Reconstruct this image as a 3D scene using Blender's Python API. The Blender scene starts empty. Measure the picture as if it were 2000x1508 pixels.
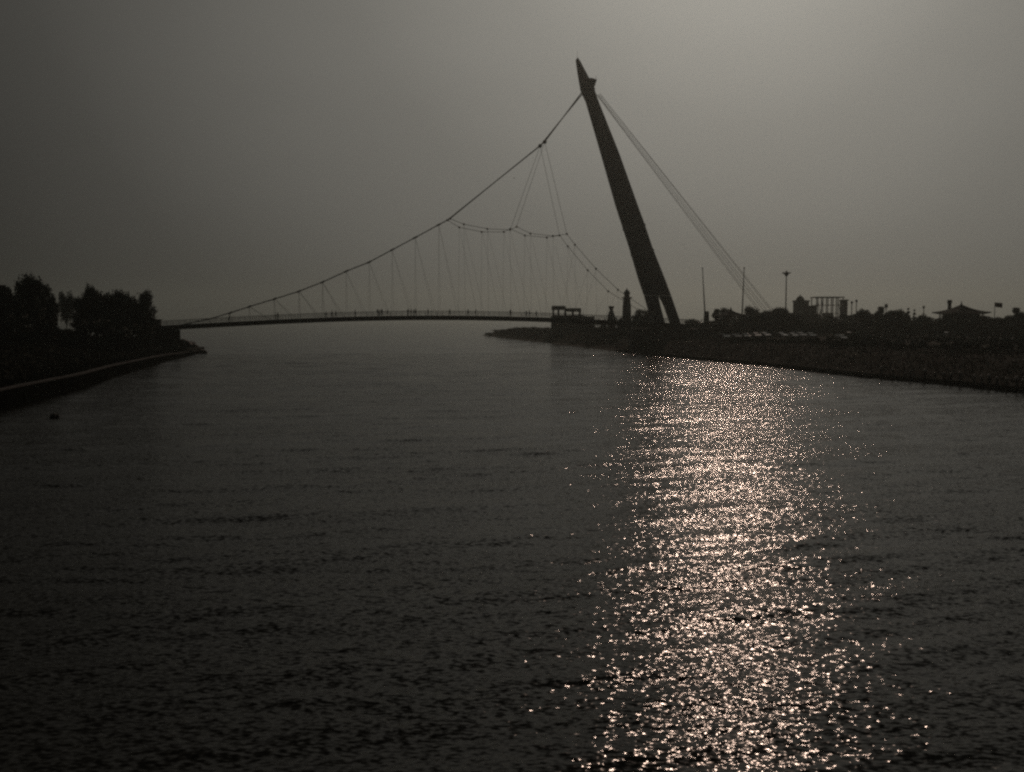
import bpy, bmesh, math, random
import numpy as np
from mathutils import Vector, Matrix, noise
R = math.radians
random.seed(7)
rng = np.random.default_rng(11)
scene = bpy.context.scene
col = scene.collection

# ------------------------------------------------------------------ camera
CAMZ = 8.8
F = 1963.0                         # focal length in pixels of the 2000 px wide photograph
PITCH = math.atan((754 - 622) / F)
cd = bpy.data.cameras.new('camera')
cam = bpy.data.objects.new('camera', cd)
col.objects.link(cam)
cam.location = (0, 0, CAMZ)
cam.rotation_euler = (math.pi / 2 - PITCH, 0, 0)
cd.sensor_width = 36.0
cd.lens = 36.0 * F / 2000.0
cd.clip_start = 0.2
cd.clip_end = 20000
scene.camera = cam

# ------------------------------------------------------------------ sky, sun, exposure
SUN_EL = R(25.0)
SUN_AZ = R(12.8)                   # to the right of +Y
sun_dir = Vector((math.sin(SUN_AZ) * math.cos(SUN_EL), math.cos(SUN_AZ) * math.cos(SUN_EL), math.sin(SUN_EL)))
w = bpy.data.worlds.new('World')
scene.world = w
w.use_nodes = True
nt = w.node_tree
nt.nodes.clear()
N = nt.nodes.new
L = nt.links.new
sky = N('ShaderNodeTexSky')
sky.sky_type = 'NISHITA'
sky.sun_disc = False
sky.sun_elevation = SUN_EL
sky.sun_rotation = SUN_AZ
sky.altitude = 0
sky.air_density = 1.0
sky.dust_density = 10.0
sky.ozone_density = 1.0
hs = N('ShaderNodeHueSaturation')
hs.inputs['Saturation'].default_value = 0.12
hs.inputs['Value'].default_value = 1.0
L(sky.outputs['Color'], hs.inputs['Color'])
# smog: the whole sky is greyed, and brightens only towards the sun
geo = N('ShaderNodeTexCoord')
dot = N('ShaderNodeVectorMath'); dot.operation = 'DOT_PRODUCT'
dot.inputs[1].default_value = sun_dir
L(geo.outputs['Generated'], dot.inputs[0])
gm_ = N('ShaderNodeGamma'); gm_.inputs['Gamma'].default_value = 0.10
L(hs.outputs['Color'], gm_.inputs['Color'])
ramp = N('ShaderNodeValToRGB')
ramp.color_ramp.interpolation = 'LINEAR'
RAMP = [(0.0, .014), (0.35, .018), (0.60, .026), (0.707, .036), (0.80, .077), (0.86, .128), (0.927, .182), (0.970, .258), (0.990, .34), (1.0, .37)]
els = ramp.color_ramp.elements
for i, (p_, v_) in enumerate(RAMP):
    e_ = els[i] if i < 2 else els.new(p_)
    e_.position = p_; e_.color = (v_ * 2, v_ * 2, v_ * 2, 1)
els[0].position, els[1].position = RAMP[0][0], RAMP[1][0]
L(dot.outputs['Value'], ramp.inputs['Fac'])
tint = N('ShaderNodeMix'); tint.data_type = 'RGBA'; tint.blend_type = 'MULTIPLY'
tint.inputs[0].default_value = 1.0
L(gm_.outputs['Color'], tint.inputs[6])
tint.inputs[7].default_value = (1.0, 0.966, 0.868, 1)
sm = N('ShaderNodeVectorMath'); sm.operation = 'MULTIPLY'
L(tint.outputs[2], sm.inputs[0]); L(ramp.outputs['Color'], sm.inputs[1])
bg = N('ShaderNodeBackground')
bg.inputs['Strength'].default_value = 0.10
sc_ = N('ShaderNodeVectorMath'); sc_.operation = 'SCALE'; sc_.inputs['Scale'].default_value = 17.0
# unseen sky higher up is dimmed to darken what the water reflects
sepz = N('ShaderNodeSeparateXYZ'); L(geo.outputs['Generated'], sepz.inputs[0])
elv = N('ShaderNodeMapRange'); elv.interpolation_type = 'SMOOTHSTEP'
elv.inputs['From Min'].default_value = .33; elv.inputs['From Max'].default_value = .70
elv.inputs['To Min'].default_value = 1.0; elv.inputs['To Max'].default_value = .38
L(sepz.outputs['Z'], elv.inputs['Value'])
se_ = N('ShaderNodeVectorMath'); se_.operation = 'SCALE'
L(sm.outputs[0], se_.inputs[0]); L(elv.outputs['Result'], se_.inputs['Scale'])
# faint unevenness of the smog
mpw = N('ShaderNodeMapping'); mpw.inputs['Scale'].default_value = (1, 1, 2.6); L(geo.outputs['Generated'], mpw.inputs['Vector'])
nzw = N('ShaderNodeTexNoise'); nzw.inputs['Scale'].default_value = 2.2; nzw.inputs['Detail'].default_value = 5; L(mpw.outputs[0], nzw.inputs['Vector'])
mrw = N('ShaderNodeMapRange'); mrw.inputs['From Min'].default_value = .25; mrw.inputs['From Max'].default_value = .75
mrw.inputs['To Min'].default_value = .93; mrw.inputs['To Max'].default_value = 1.07; L(nzw.outputs['Fac'], mrw.inputs['Value'])
sn_ = N('ShaderNodeVectorMath'); sn_.operation = 'SCALE'; L(se_.outputs[0], sn_.inputs[0]); L(mrw.outputs['Result'], sn_.inputs['Scale'])
L(sn_.outputs[0], sc_.inputs[0])
L(sc_.outputs[0], bg.inputs['Color'])
wo = N('ShaderNodeOutputWorld')
L(bg.outputs[0], wo.inputs['Surface'])

sl = bpy.data.lights.new('sun', 'SUN')
sl.energy = 2.0
sl.angle = R(0.6)
sl.color = (1.0, 0.715, 0.56)
so = bpy.data.objects.new('sun', sl)
col.objects.link(so)
so.rotation_euler = (-sun_dir).to_track_quat('-Z', 'Y').to_euler()
so.location = (0, 0, 120)

scene.view_settings.view_transform = 'Standard'
scene.view_settings.look = 'None'
scene.view_settings.gamma = 1.0
scene.view_settings.use_curve_mapping = False
scene.view_settings.exposure = -2.5
scene.cycles.use_denoising = False
scene.cycles.filter_width = 2.5
scene.cycles.max_bounces = 6
scene.cycles.volume_bounces = 1
scene.cycles.transparent_max_bounces = 12

# ------------------------------------------------------------------ helpers
CP, SP = math.cos(PITCH), math.sin(PITCH)
def P(px, py, Y):
    """world point seen at photo pixel (px, py) at distance Y north of the camera"""
    u, v = (px - 1000) / F, (754 - py) / F
    dy = CP + v * SP
    dz = -SP + v * CP
    return Vector((u / dy * Y, Y, CAMZ + dz / dy * Y))
def G(px, py, z=0.0):
    u, v = (px - 1000) / F, (754 - py) / F
    dy = CP + v * SP
    dz = -SP + v * CP
    t = (z - CAMZ) / dz
    return Vector((u * t, dy * t, z))
def XatY(px, Y): return (px - 1000) / F * Y * 1.0023

def nm(name):
    m = bpy.data.materials.new(name); m.use_nodes = True
    return m, m.node_tree, m.node_tree.nodes['Principled BSDF']
def mat(name, c, rough=0.8, var=0.3, scale=2.0, metal=0.0, spec=0.5, bump=0.0, detail=6, c2=None, spread=None):
    m, t, b = nm(name)
    tc = t.nodes.new('ShaderNodeTexCoord')
    nz = t.nodes.new('ShaderNodeTexNoise')
    nz.inputs['Scale'].default_value = scale; nz.inputs['Detail'].default_value = detail
    nz.inputs['Roughness'].default_value = 0.65
    t.links.new(tc.outputs['Object'], nz.inputs['Vector'])
    cr = t.nodes.new('ShaderNodeValToRGB')
    lo = [x * (1 - var) for x in c]; hi = list(c2) if c2 else [min(1, x * (1 + var)) for x in c]
    cr.color_ramp.elements[0].position = 0.32; cr.color_ramp.elements[0].color = (*lo, 1)
    cr.color_ramp.elements[1].position = 0.68; cr.color_ramp.elements[1].color = (*hi, 1)
    t.links.new(nz.outputs['Fac'], cr.inputs['Fac'])
    t.links.new(cr.outputs['Color'], b.inputs['Base Color'])
    b.inputs['Roughness'].default_value = rough
    b.inputs['Metallic'].default_value = metal
    b.inputs['Specular IOR Level'].default_value = spec
    if bump:
        bp = t.nodes.new('ShaderNodeBump'); bp.inputs['Strength'].default_value = bump
        bp.inputs['Distance'].default_value = 0.05
        t.links.new(nz.outputs['Fac'], bp.inputs['Height'])
        t.links.new(bp.outputs['Normal'], b.inputs['Normal'])
    return m
M = dict(
    steel=mat('grey_blue_steel_paint', (.026, .052, .10), .5, .25, .5, 0, .4),
    deck=mat('dark_deck_steel', (.05, .055, .055), .6, .3, .8),
    rail=mat('galvanised_rail', (.16, .17, .17), .7, .2, 3, 0, spec=.2),
    cable=mat('cable_sheath', (.07, .07, .068), .5, .2, 3),
    stay=mat('pale_stay_sheath', (.16, .16, .155), .5, .2, 3),
    palestay=mat('bright_stay_sheath', (.34, .34, .33), .5, .15, 3),
    ring=mat('pale_ring_band', (.62, .64, .64), .5, .2, 3),
    lamp=mat('lamp_glass', (.6, .6, .56), .3, .1, 5),
    concrete=mat('weathered_concrete', (.10, .095, .085), .85, .35, .7, bump=.4),
    coping=mat('pale_coping_stone', (.022, .021, .017), .95, .6, .45, bump=.3),
    wetwall=None,
    rock=mat('dark_wet_rock', (.06, .055, .05), .75, .45, 1.2, bump=.6),
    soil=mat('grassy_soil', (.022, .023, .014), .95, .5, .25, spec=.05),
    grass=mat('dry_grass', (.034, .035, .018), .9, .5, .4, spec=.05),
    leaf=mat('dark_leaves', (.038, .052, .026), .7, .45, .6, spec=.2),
    leaf2=mat('olive_leaves', (.05, .056, .028), .7, .45, .6, spec=.2),
    bark=mat('bark', (.06, .048, .036), .9, .35, 4, spec=.2),
    wall=mat('grey_render_wall', (.26, .25, .23), .85, .2, .8),
    wall2=mat('dark_render_wall', (.12, .12, .11), .85, .25, .8),
    white=mat('white_paint', (.8, .78, .74), .6, .12, 1.5),
    tile=mat('dark_roof_tile', (.035, .04, .04), .95, .3, 2.5, spec=.05),
    glass=mat('dark_window_glass', (.02, .022, .025), .08, .1, 2, 0, .8),
    silver=mat('silver_car_paint', (.13, .13, .13), .18, .03, 6, .6),
    black=mat('black_car_paint', (.02, .02, .022), .12, .1, 6, 0, .8),
    red=mat('red_car_paint', (.22, .03, .025), .15, .1, 6, 0, .8),
    pearl=mat('white_car_paint', (.36, .355, .34), .18, .03, 6, 0, .7),
    rubber=mat('tyre_rubber', (.02, .02, .02), .8, .2, 8),
    coat=mat('dark_coat_cloth', (.03, .03, .035), .9, .2, 6),
    coat2=mat('brown_coat_cloth', (.07, .05, .04), .9, .2, 6),
    trouser=mat('navy_trouser_cloth', (.02, .022, .03), .9, .2, 6),
    skin=mat('skin', (.35, .22, .16), .6, .08, 8),
    hair=mat('black_hair', (.012, .011, .01), .6, .2, 8),
    cloth=mat('flag_cloth', (.3, .16, .14), .8, .2, 3),
    weed=mat('floating_weed', (.05, .05, .04), .8, .5, 3, bump=.5),
)

def block_wall():
    m, t, b = nm('old_wet_stone_blocks')
    tc = t.nodes.new('ShaderNodeTexCoord'); l = t.links.new
    sx = t.nodes.new('ShaderNodeSeparateXYZ'); l(tc.outputs['Object'], sx.inputs[0])
    cx = t.nodes.new('ShaderNodeCombineXYZ'); l(sx.outputs['Y'], cx.inputs[0]); l(sx.outputs['Z'], cx.inputs[1])
    br = t.nodes.new('ShaderNodeTexBrick'); l(cx.outputs[0], br.inputs['Vector'])
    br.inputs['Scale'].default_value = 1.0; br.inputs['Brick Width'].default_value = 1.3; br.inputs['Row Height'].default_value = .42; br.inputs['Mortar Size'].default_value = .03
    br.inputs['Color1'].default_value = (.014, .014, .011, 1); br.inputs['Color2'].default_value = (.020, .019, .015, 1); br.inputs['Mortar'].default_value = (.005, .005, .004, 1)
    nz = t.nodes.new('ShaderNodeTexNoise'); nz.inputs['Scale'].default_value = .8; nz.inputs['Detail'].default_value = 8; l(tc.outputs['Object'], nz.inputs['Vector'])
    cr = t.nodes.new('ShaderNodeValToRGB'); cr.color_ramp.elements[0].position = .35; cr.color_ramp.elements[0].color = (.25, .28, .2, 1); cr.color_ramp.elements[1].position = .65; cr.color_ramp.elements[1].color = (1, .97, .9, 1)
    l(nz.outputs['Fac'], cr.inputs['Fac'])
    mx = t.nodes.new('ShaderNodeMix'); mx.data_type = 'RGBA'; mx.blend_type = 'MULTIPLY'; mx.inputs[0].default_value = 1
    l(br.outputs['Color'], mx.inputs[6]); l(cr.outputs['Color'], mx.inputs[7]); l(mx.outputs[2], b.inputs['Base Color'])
    b.inputs['Roughness'].default_value = 1.0; b.inputs['Specular IOR Level'].default_value = 0.0
    return m
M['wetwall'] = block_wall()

def tag(o, label=None, cat=None, group=None, kind=None):
    if label: o['label'] = label
    if cat: o['category'] = cat
    if group: o['group'] = group
    if kind: o['kind'] = kind
    return o
def empty(name, loc, label, cat, group=None, rz=0):
    o = bpy.data.objects.new(name, None); col.objects.link(o)
    o.location = loc; o.rotation_euler = (0, 0, rz); o.empty_display_size = .3
    return tag(o, label, cat, group)
def link_mesh(name, me, m, parent=None, smooth=False):
    me.materials.clear(); me.materials.append(M[m] if isinstance(m, str) else m)
    if smooth:
        me.polygons.foreach_set('use_smooth', [True] * len(me.polygons))
    o = bpy.data.objects.new(name, me); col.objects.link(o)
    if parent: o.parent = parent
    return o
def kids(o): return [c for c in bpy.data.objects if c.parent == o]
TREE = {}
def copy_tree(o, parent=None):
    c = o.copy(); col.objects.link(c)
    if parent: c.parent = parent
    for ch in list(o.children): copy_tree(ch, c)
    return c

class MB:
    """collects shapes that become one mesh"""
    def __init__(s): s.v = []; s.f = []
    def add(s, vs, fs):
        n = len(s.v); s.v += [tuple(v) for v in vs]; s.f += [tuple(i + n for i in f) for f in fs]
    def box(s, x0, x1, y0, y1, z0, z1, taper=0.0, ch=0.0):
        cx, cy = (x0 + x1) / 2, (y0 + y1) / 2
        k = 1 - taper
        tx0, tx1, ty0, ty1 = cx + (x0 - cx) * k, cx + (x1 - cx) * k, cy + (y0 - cy) * k, cy + (y1 - cy) * k
        s.add([(x0, y0, z0), (x1, y0, z0), (x1, y1, z0), (x0, y1, z0), (tx0, ty0, z1), (tx1, ty0, z1), (tx1, ty1, z1), (tx0, ty1, z1)],
              [(3, 2, 1, 0), (4, 5, 6, 7), (0, 1, 5, 4), (1, 2, 6, 5), (2, 3, 7, 6), (3, 0, 4, 7)])
    def tube(s, pts, r, n=6, cap=True):
        pts = [Vector(p) for p in pts]
        rs = r if isinstance(r, (list, tuple)) else [r] * len(pts)
        rings = []
        for i, p in enumerate(pts):
            d = (pts[min(i + 1, len(pts) - 1)] - pts[max(i - 1, 0)]).normalized()
            a = d.cross(Vector((0, 0, 1)))
            if a.length < 1e-3: a = d.cross(Vector((1, 0, 0)))
            a.normalize(); b = d.cross(a)
            rings.append([p + (a * math.cos(2 * math.pi * k / n) + b * math.sin(2 * math.pi * k / n)) * rs[i] for k in range(n)])
        vs = [v for rg in rings for v in rg]
        fs = []
        for i in range(len(rings) - 1):
            for k in range(n):
                fs.append((i * n + k, i * n + (k + 1) % n, (i + 1) * n + (k + 1) % n, (i + 1) * n + k))
        if cap:
            fs.append(tuple(range(n - 1, -1, -1))); fs.append(tuple((len(rings) - 1) * n + k for k in range(n)))
        s.add(vs, fs)
    def lathe(s, prof, c=(0, 0, 0), n=12):
        c = Vector(c); vs = []; fs = []
        for r, z in prof:
            for k in range(n):
                a = 2 * math.pi * k / n
                vs.append(c + Vector((r * math.cos(a), r * math.sin(a), z)))
        m = len(prof)
        for i in range(m - 1):
            for k in range(n): fs.append((i * n + k, i * n + (k + 1) % n, (i + 1) * n + (k + 1) % n, (i + 1) * n + k))
        fs.append(tuple(range(n - 1, -1, -1))); fs.append(tuple((m - 1) * n + k for k in range(n)))
        s.add(vs, fs)
    def loft(s, rings):
        n = len(rings[0]); vs = [v for rg in rings for v in rg]; fs = []
        for i in range(len(rings) - 1):
            for k in range(n): fs.append((i * n + k, i * n + (k + 1) % n, (i + 1) * n + (k + 1) % n, (i + 1) * n + k))
        fs.append(tuple(range(n - 1, -1, -1))); fs.append(tuple((len(rings) - 1) * n + k for k in range(n)))
        s.add(vs, fs)
    def mesh(s, name, fix=True):
        me = bpy.data.meshes.new(name); me.from_pydata(s.v, [], s.f); me.update()
        if fix:
            b = bmesh.new(); b.from_mesh(me); bmesh.ops.recalc_face_normals(b, faces=b.faces); b.to_mesh(me); b.free()
        return me
    def build(s, name, m, parent=None, smooth=False, origin=None):
        if origin is not None:
            o_ = Vector(origin); s.v = [tuple(Vector(v) - o_) for v in s.v]
        ob = link_mesh(name, s.mesh(name), m, parent, smooth)
        if origin is not None: ob.location = origin
        return ob

def grid_mesh(name, X, Y, Z):
    """X, Y, Z arrays of shape (rows, cols)"""
    r, c = X.shape
    me = bpy.data.meshes.new(name)
    co = np.stack([X, Y, Z], -1).reshape(-1, 3).astype(np.float32)
    idx = np.arange(r * c).reshape(r, c)
    q = np.stack([idx[:-1, :-1], idx[:-1, 1:], idx[1:, 1:], idx[1:, :-1]], -1).reshape(-1, 4)
    me.vertices.add(r * c); me.vertices.foreach_set('co', co.ravel())
    me.loops.add(q.size); me.loops.foreach_set('vertex_index', q.ravel().astype(np.int32))
    me.polygons.add(len(q)); me.polygons.foreach_set('loop_start', (np.arange(len(q)) * 4).astype(np.int32))
    me.polygons.foreach_set('use_smooth', np.ones(len(q), dtype=bool))
    me.update(calc_edges=True)
    return me

# ------------------------------------------------------------------ shorelines
RS = [(-16, 523), (0, 421), (13.5, 352), (22.8, 298), (28, 266), (35, 230), (42, 205.6), (47, 186), (50, 166), (53.2, 149), (58.2, 133), (60.6, 118), (66, 92), (80, 55), (100, 10), (130, -60), (3000, -60), (3000, 3400), (700, 1500), (120, 760), (20, 600)]
LS = [(-82, 271), (-71.8, 208), (-60.9, 153), (-54.9, 128), (-51.2, 106.6), (-49.4, 97), (-46, 80), (-40, 52), (-34, 10), (-32, -60), (-3000, -60), (-3000, 1100), (-600, 520), (-200, 380), (-100, 305), (-88, 283)]
def sdist(poly, X, Y):
    """signed distance to polygon, positive inside"""
    d = np.full(X.shape, 1e9); ins = np.zeros(X.shape, bool)
    n = len(poly)
    for i in range(n):
        ax, ay = poly[i]; bx, by = poly[(i + 1) % n]
        ex, ey = bx - ax, by - ay
        t = np.clip(((X - ax) * ex + (Y - ay) * ey) / (ex * ex + ey * ey), 0, 1)
        d = np.minimum(d, np.hypot(X - ax - t * ex, Y - ay - t * ey))
        if ey != 0:
            c = ((ay > Y) != (by > Y)) & (X < ax + (Y - ay) * ex / ey)
            ins ^= c
    return np.where(ins, d, -d)
_ph = rng.uniform(0, 6.28, 40); _dr = rng.uniform(0, 6.28, 40)
def bumps(X, Y, lam, seed=0, n=7):
    z = np.zeros(np.shape(X))
    for i in range(n):
        l = lam * (0.6 + .9 * ((i * 37 + seed * 13) % n) / n); a = _dr[(i + seed * 5) % 40]
        z = z + np.sin((X * math.cos(a) + Y * math.sin(a)) * 6.283 / l + _ph[(i + seed * 3) % 40])
    return z / math.sqrt(n)
def ground_z(X, Y):
    X = np.asarray(X, float); Y = np.asarray(Y, float)
    dr = sdist(RS, X, Y) + .35 * bumps(X, Y, 9, 1)
    dl = sdist(LS, X, Y)
    # right bank: low ledge, slope, plateau
    zr = np.interp(dr, [-30, -3, 0, .8, 2.2, 9, 14, 60, 300], [-3.4, -1.2, -.15, .35, .45, 3.1, 3.5, 3.9, 4.6])
    far = np.clip((Y - 300) / 150, 0, 1)
    zr = np.where(dr > 0, zr * (1 - .1 * far), zr)
    wl = np.interp(Y, [60, 120, 200, 260], [2.0, 1.7, 1.3, .5])      # level behind the left sea wall
    zl = np.interp(dl, [-30, -3, -.2, .45], [-3.4, -1.2, -.6, 0]) + np.interp(dl, [.45, .8], [0, 1]) * wl \
        + np.interp(dl, [.8, 5, 16, 30, 200], [0, .15, 2.2, 3.0, 3.8])
    hill = 1.2 * np.exp(-((X + 92) ** 2 + (Y - 258) ** 2) / 260)
    zl = zl + np.where(dl > 2, hill, 0)
    z = np.maximum(zr, zl)
    inside = np.maximum(dr, dl)
    z = z + np.clip(inside / 6, 0, 1) * (.14 * bumps(X, Y, 14, 2) + .06 * bumps(X, Y, 3.1, 3))
    return z
def gz(x, y): return float(ground_z(np.array([x]), np.array([y]))[0])

def axis(segs):
    out = []
    for a, b, n in segs: out += list(np.linspace(a, b, n, endpoint=False))
    out.append(segs[-1][1]); return np.array(out)
gx = axis([(-3000, -400, 26), (-400, -130, 60), (-130, -30, 110), (-30, 130, 190), (130, 400, 90), (400, 3000, 26)])
gy = axis([(-59, 60, 30), (60, 320, 330), (320, 620, 130), (620, 3300, 60)])
X, Y = np.meshgrid(gx, gy)
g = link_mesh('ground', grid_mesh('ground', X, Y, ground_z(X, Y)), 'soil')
tag(g, 'dark grassy earth of the two low river banks', kind='structure')

# ------------------------------------------------------------------ water
def water_surface():
    r0, r1, n = 13.0, 3300.0, 1750
    rr = r0 * np.exp(np.linspace(0, 1, n) ** 1.25 * math.log(r1 / r0))
    th = np.linspace(-R(43), R(43), 1150)
    RR, TH = np.meshgrid(rr, th, indexing='ij')
    Xw, Yw = RR * np.sin(TH), RR * np.cos(TH)
    cell = np.maximum(np.gradient(rr)[:, None] * np.ones_like(TH), RR * (th[1] - th[0]))
    Z = np.zeros_like(Xw)
    rg = np.random.default_rng(5)
    K = 46
    lams = np.exp(np.linspace(math.log(.38), math.log(9.0), K))
    for lam in lams:
        spread = R(30) if lam < 1.1 else R(13)
        a = R(90 + 14) + rg.normal(0, spread)              # travel direction, roughly along the channel
        k = 6.2832 / lam
        slope = .011 * (1.0 if lam < 1.1 else 1.75 if lam < 3.2 else 1.75 * (3.2 / lam) ** .8)
        amp = slope / k
        fade = np.clip(1.6 - cell * 3.2 / lam, 0, 1)
        ph = (Xw * math.cos(a) + Yw * math.sin(a)) * k + rg.uniform(0, 6.28)
        Z += amp * fade * np.sin(ph + .35 * np.sin(ph * .37 + 1.3))
    # gusts: patches of rougher and calmer water
    patch = .8 + .28 * np.tanh(1.1 * bumps(Xw * .45, Yw, 23, 4)) + .18 * bumps(Xw * .4, Yw, 7, 6)
    Z *= np.clip(patch, .25, 1.5)
    return grid_mesh('water', Xw, Yw, Z)
def water_mat():
    m, t, b = nm('river_water')
    n = t.nodes.new; l = t.links.new
    gm = n('ShaderNodeNewGeometry')
    def slope(scale, amp, sx=.72, det=2.0, rot=.2):
        mp = n('ShaderNodeMapping'); mp.inputs['Scale'].default_value = (sx, 1, 1); mp.inputs['Rotation'].default_value = (0, 0, rot)
        l(gm.outputs['Position'], mp.inputs['Vector'])
        nz = n('ShaderNodeTexNoise'); nz.inputs['Scale'].default_value = scale; nz.inputs['Detail'].default_value = det
        l(mp.outputs[0], nz.inputs['Vector'])
        s = n('ShaderNodeVectorMath'); s.operation = 'SUBTRACT'; s.inputs[1].default_value = (.5, .5, .5)
        l(nz.outputs['Color'], s.inputs[0])
        k = n('ShaderNodeVectorMath'); k.operation = 'MULTIPLY'; k.inputs[1].default_value = (amp * .79, amp, 0)
        l(s.outputs[0], k.inputs[0])
        return k
    a, c = slope(9.0, 1.08, sx=.55), slope(2.6, .26, rot=-.15)
    ad = n('ShaderNodeVectorMath'); l(a.outputs[0], ad.inputs[0]); l(c.outputs[0], ad.inputs[1])
    # band of steeper ripples darkens the water in place of the bridge's shadow
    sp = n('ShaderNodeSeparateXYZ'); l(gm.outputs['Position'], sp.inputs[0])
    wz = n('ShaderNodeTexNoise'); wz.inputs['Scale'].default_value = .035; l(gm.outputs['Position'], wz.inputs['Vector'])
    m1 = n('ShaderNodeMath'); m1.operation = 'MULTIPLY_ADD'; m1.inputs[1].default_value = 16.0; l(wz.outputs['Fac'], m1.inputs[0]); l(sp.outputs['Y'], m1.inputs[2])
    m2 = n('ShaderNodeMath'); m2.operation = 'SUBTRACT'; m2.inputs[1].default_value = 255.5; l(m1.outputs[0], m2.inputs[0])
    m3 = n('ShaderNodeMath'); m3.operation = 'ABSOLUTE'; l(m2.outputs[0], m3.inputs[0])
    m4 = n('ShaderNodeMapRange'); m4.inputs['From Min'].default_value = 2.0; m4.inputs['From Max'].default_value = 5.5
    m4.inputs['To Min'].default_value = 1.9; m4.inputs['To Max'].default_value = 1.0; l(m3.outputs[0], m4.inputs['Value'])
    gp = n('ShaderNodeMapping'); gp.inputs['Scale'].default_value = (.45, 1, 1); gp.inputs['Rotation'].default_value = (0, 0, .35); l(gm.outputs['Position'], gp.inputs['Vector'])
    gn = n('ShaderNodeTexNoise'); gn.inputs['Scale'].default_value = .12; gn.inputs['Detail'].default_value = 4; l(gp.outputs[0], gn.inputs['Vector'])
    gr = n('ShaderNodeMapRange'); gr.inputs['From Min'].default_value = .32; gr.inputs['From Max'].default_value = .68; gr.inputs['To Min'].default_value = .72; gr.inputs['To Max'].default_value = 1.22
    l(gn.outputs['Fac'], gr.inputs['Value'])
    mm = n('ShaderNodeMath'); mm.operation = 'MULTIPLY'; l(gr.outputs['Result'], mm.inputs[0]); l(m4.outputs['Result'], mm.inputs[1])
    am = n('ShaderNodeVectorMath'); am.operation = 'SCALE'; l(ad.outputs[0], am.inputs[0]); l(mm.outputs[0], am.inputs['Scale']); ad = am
    ad2 = n('ShaderNodeVectorMath'); l(ad.outputs[0], ad2.inputs[0]); l(gm.outputs['Normal'], ad2.inputs[1])
    no = n('ShaderNodeVectorMath'); no.operation = 'NORMALIZE'; l(ad2.outputs[0], no.inputs[0])
    l(no.outputs[0], b.inputs['Normal'])
    b.inputs['Base Color'].default_value = (.030, .032, .028, 1)
    b.inputs['Roughness'].default_value = .11
    b.inputs['IOR'].default_value = 1.14
    return m
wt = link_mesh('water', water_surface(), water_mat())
tag(wt, 'rippled river water with the sun glittering on it', kind='structure')

# ------------------------------------------------------------------ footbridge
def ax_y(x): return 265.0 + .10 * x
AX = Vector((1, .10, 0)).normalized(); TR = Vector((-.10, 1, 0)).normalized()
HW = 2.9                                       # half width of the deck
def on_axis(px, py, off=0.0):
    """point on the bridge's vertical plane, shifted off metres across the deck, seen at a pixel"""
    Yv = 265.0
    for _ in range(12):
        x = XatY(px, Yv)
        # plane through (0,265)+TR*off along AX
        x0 = TR.x * off; y0 = 265.0 + TR.y * off
        Yv = y0 + (x - x0) * .10
    return P(px, py, Yv)
bridge = empty('footbridge', (-20, ax_y(-20), 0), 'long slim footbridge hung on cables from one tall leaning pylon over the river', 'bridge')
B0 = Vector(bridge.location)
def bpart(mb, name, m, parent=bridge, smooth=False):
    if parent is bridge: mb.v = [tuple(Vector(v) - B0) for v in mb.v]
    return mb.build(name, m, parent, smooth)
prof_px = [(296, 637), (350, 634.5), (413, 631), (480, 627.5), (550, 624), (625, 620.5), (700, 617.5), (775, 616.5), (850, 616.5), (950, 618), (1075, 621), (1150, 623.5), (1210, 626), (1290, 630), (1345, 633)]
def deck_z(x):
    xs = [on_axis(p[0], p[1]).x for p in prof_px]; zs = [on_axis(*p).z for p in prof_px]
    return float(np.interp(x, xs, zs))
xl, xr = on_axis(296, 637).x, on_axis(1345, 633).x
_xs = np.array([on_axis(p[0], p[1]).x for p in prof_px]); _zs = np.array([on_axis(*p).z for p in prof_px])
_fit = np.polyfit(_xs, _zs, 4)
def deck_z(x): return float(np.polyval(_fit, x))
stations = np.linspace(xl, xr, 70)
def dp(x, off, dz):
    return Vector((x, 265 + .1 * x, deck_z(x) + dz)) + TR * off
mb = MB()
mb.loft([[dp(x, -HW - .25, 0), dp(x, HW + .25, 0), dp(x, HW + .25, -.45), dp(x, HW - .6, -1.2), dp(x, -HW + .6, -1.2), dp(x, -HW - .25, -.45)] for x in stations])
deck = bpart(mb, 'deck', 'deck')
for sgn in (-1, 1):
    mb = MB()
    for dz in (1.15, .78, .42):
        mb.tube([dp(x, sgn * HW, dz) for x in stations], .045 if dz > 1 else .025, 4)
    x = xl
    while x < xr:
        mb.tube([dp(x, sgn * HW, 0), dp(x, sgn * HW, 1.15)], .035, 4); x += 1.5
    x = xl
    while x < xr:
        mb.tube([dp(x, sgn * HW, .05), dp(x, sgn * HW, 1.13)], .014, 3, False); x += .3
    bpart(mb, 'railing', 'rail')

# pylon: blade that leans over the river and opens into two legs
YP = 271.5
YT = 268.5
def py_pt(px, py):
    t = (632 - py) / 520.0
    return P(px, py, YP + (YT - YP) * t)
left_edge = [(632, 1273), (600, 1264.5), (577, 1258), (545, 1247), (485, 1229.5), (440, 1215), (400, 1202), (300, 1173.5), (199, 1144), (182, 1136)]
right_edge = [(632, 1329), (600, 1318), (577, 1310), (545, 1298), (485, 1274), (440, 1259), (400, 1244.5), (300, 1209), (199, 1169), (182, 1163)]
depth = [2.6, 2.6, 2.7, 2.9, 3.2, 3.1, 3.0, 2.5, 2.0, 1.9]
pyl = empty('pylon', (0, 0, 0), None, None); del_keys = None
pyl.parent = bridge; pyl.location = P(1300, 632, YP) - B0
PO = P(1300, 632, YP)
def ppart(mb, name, m):
    mb.v = [tuple(Vector(v) - PO) for v in mb.v]
    return mb.build(name, m, pyl)
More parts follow.
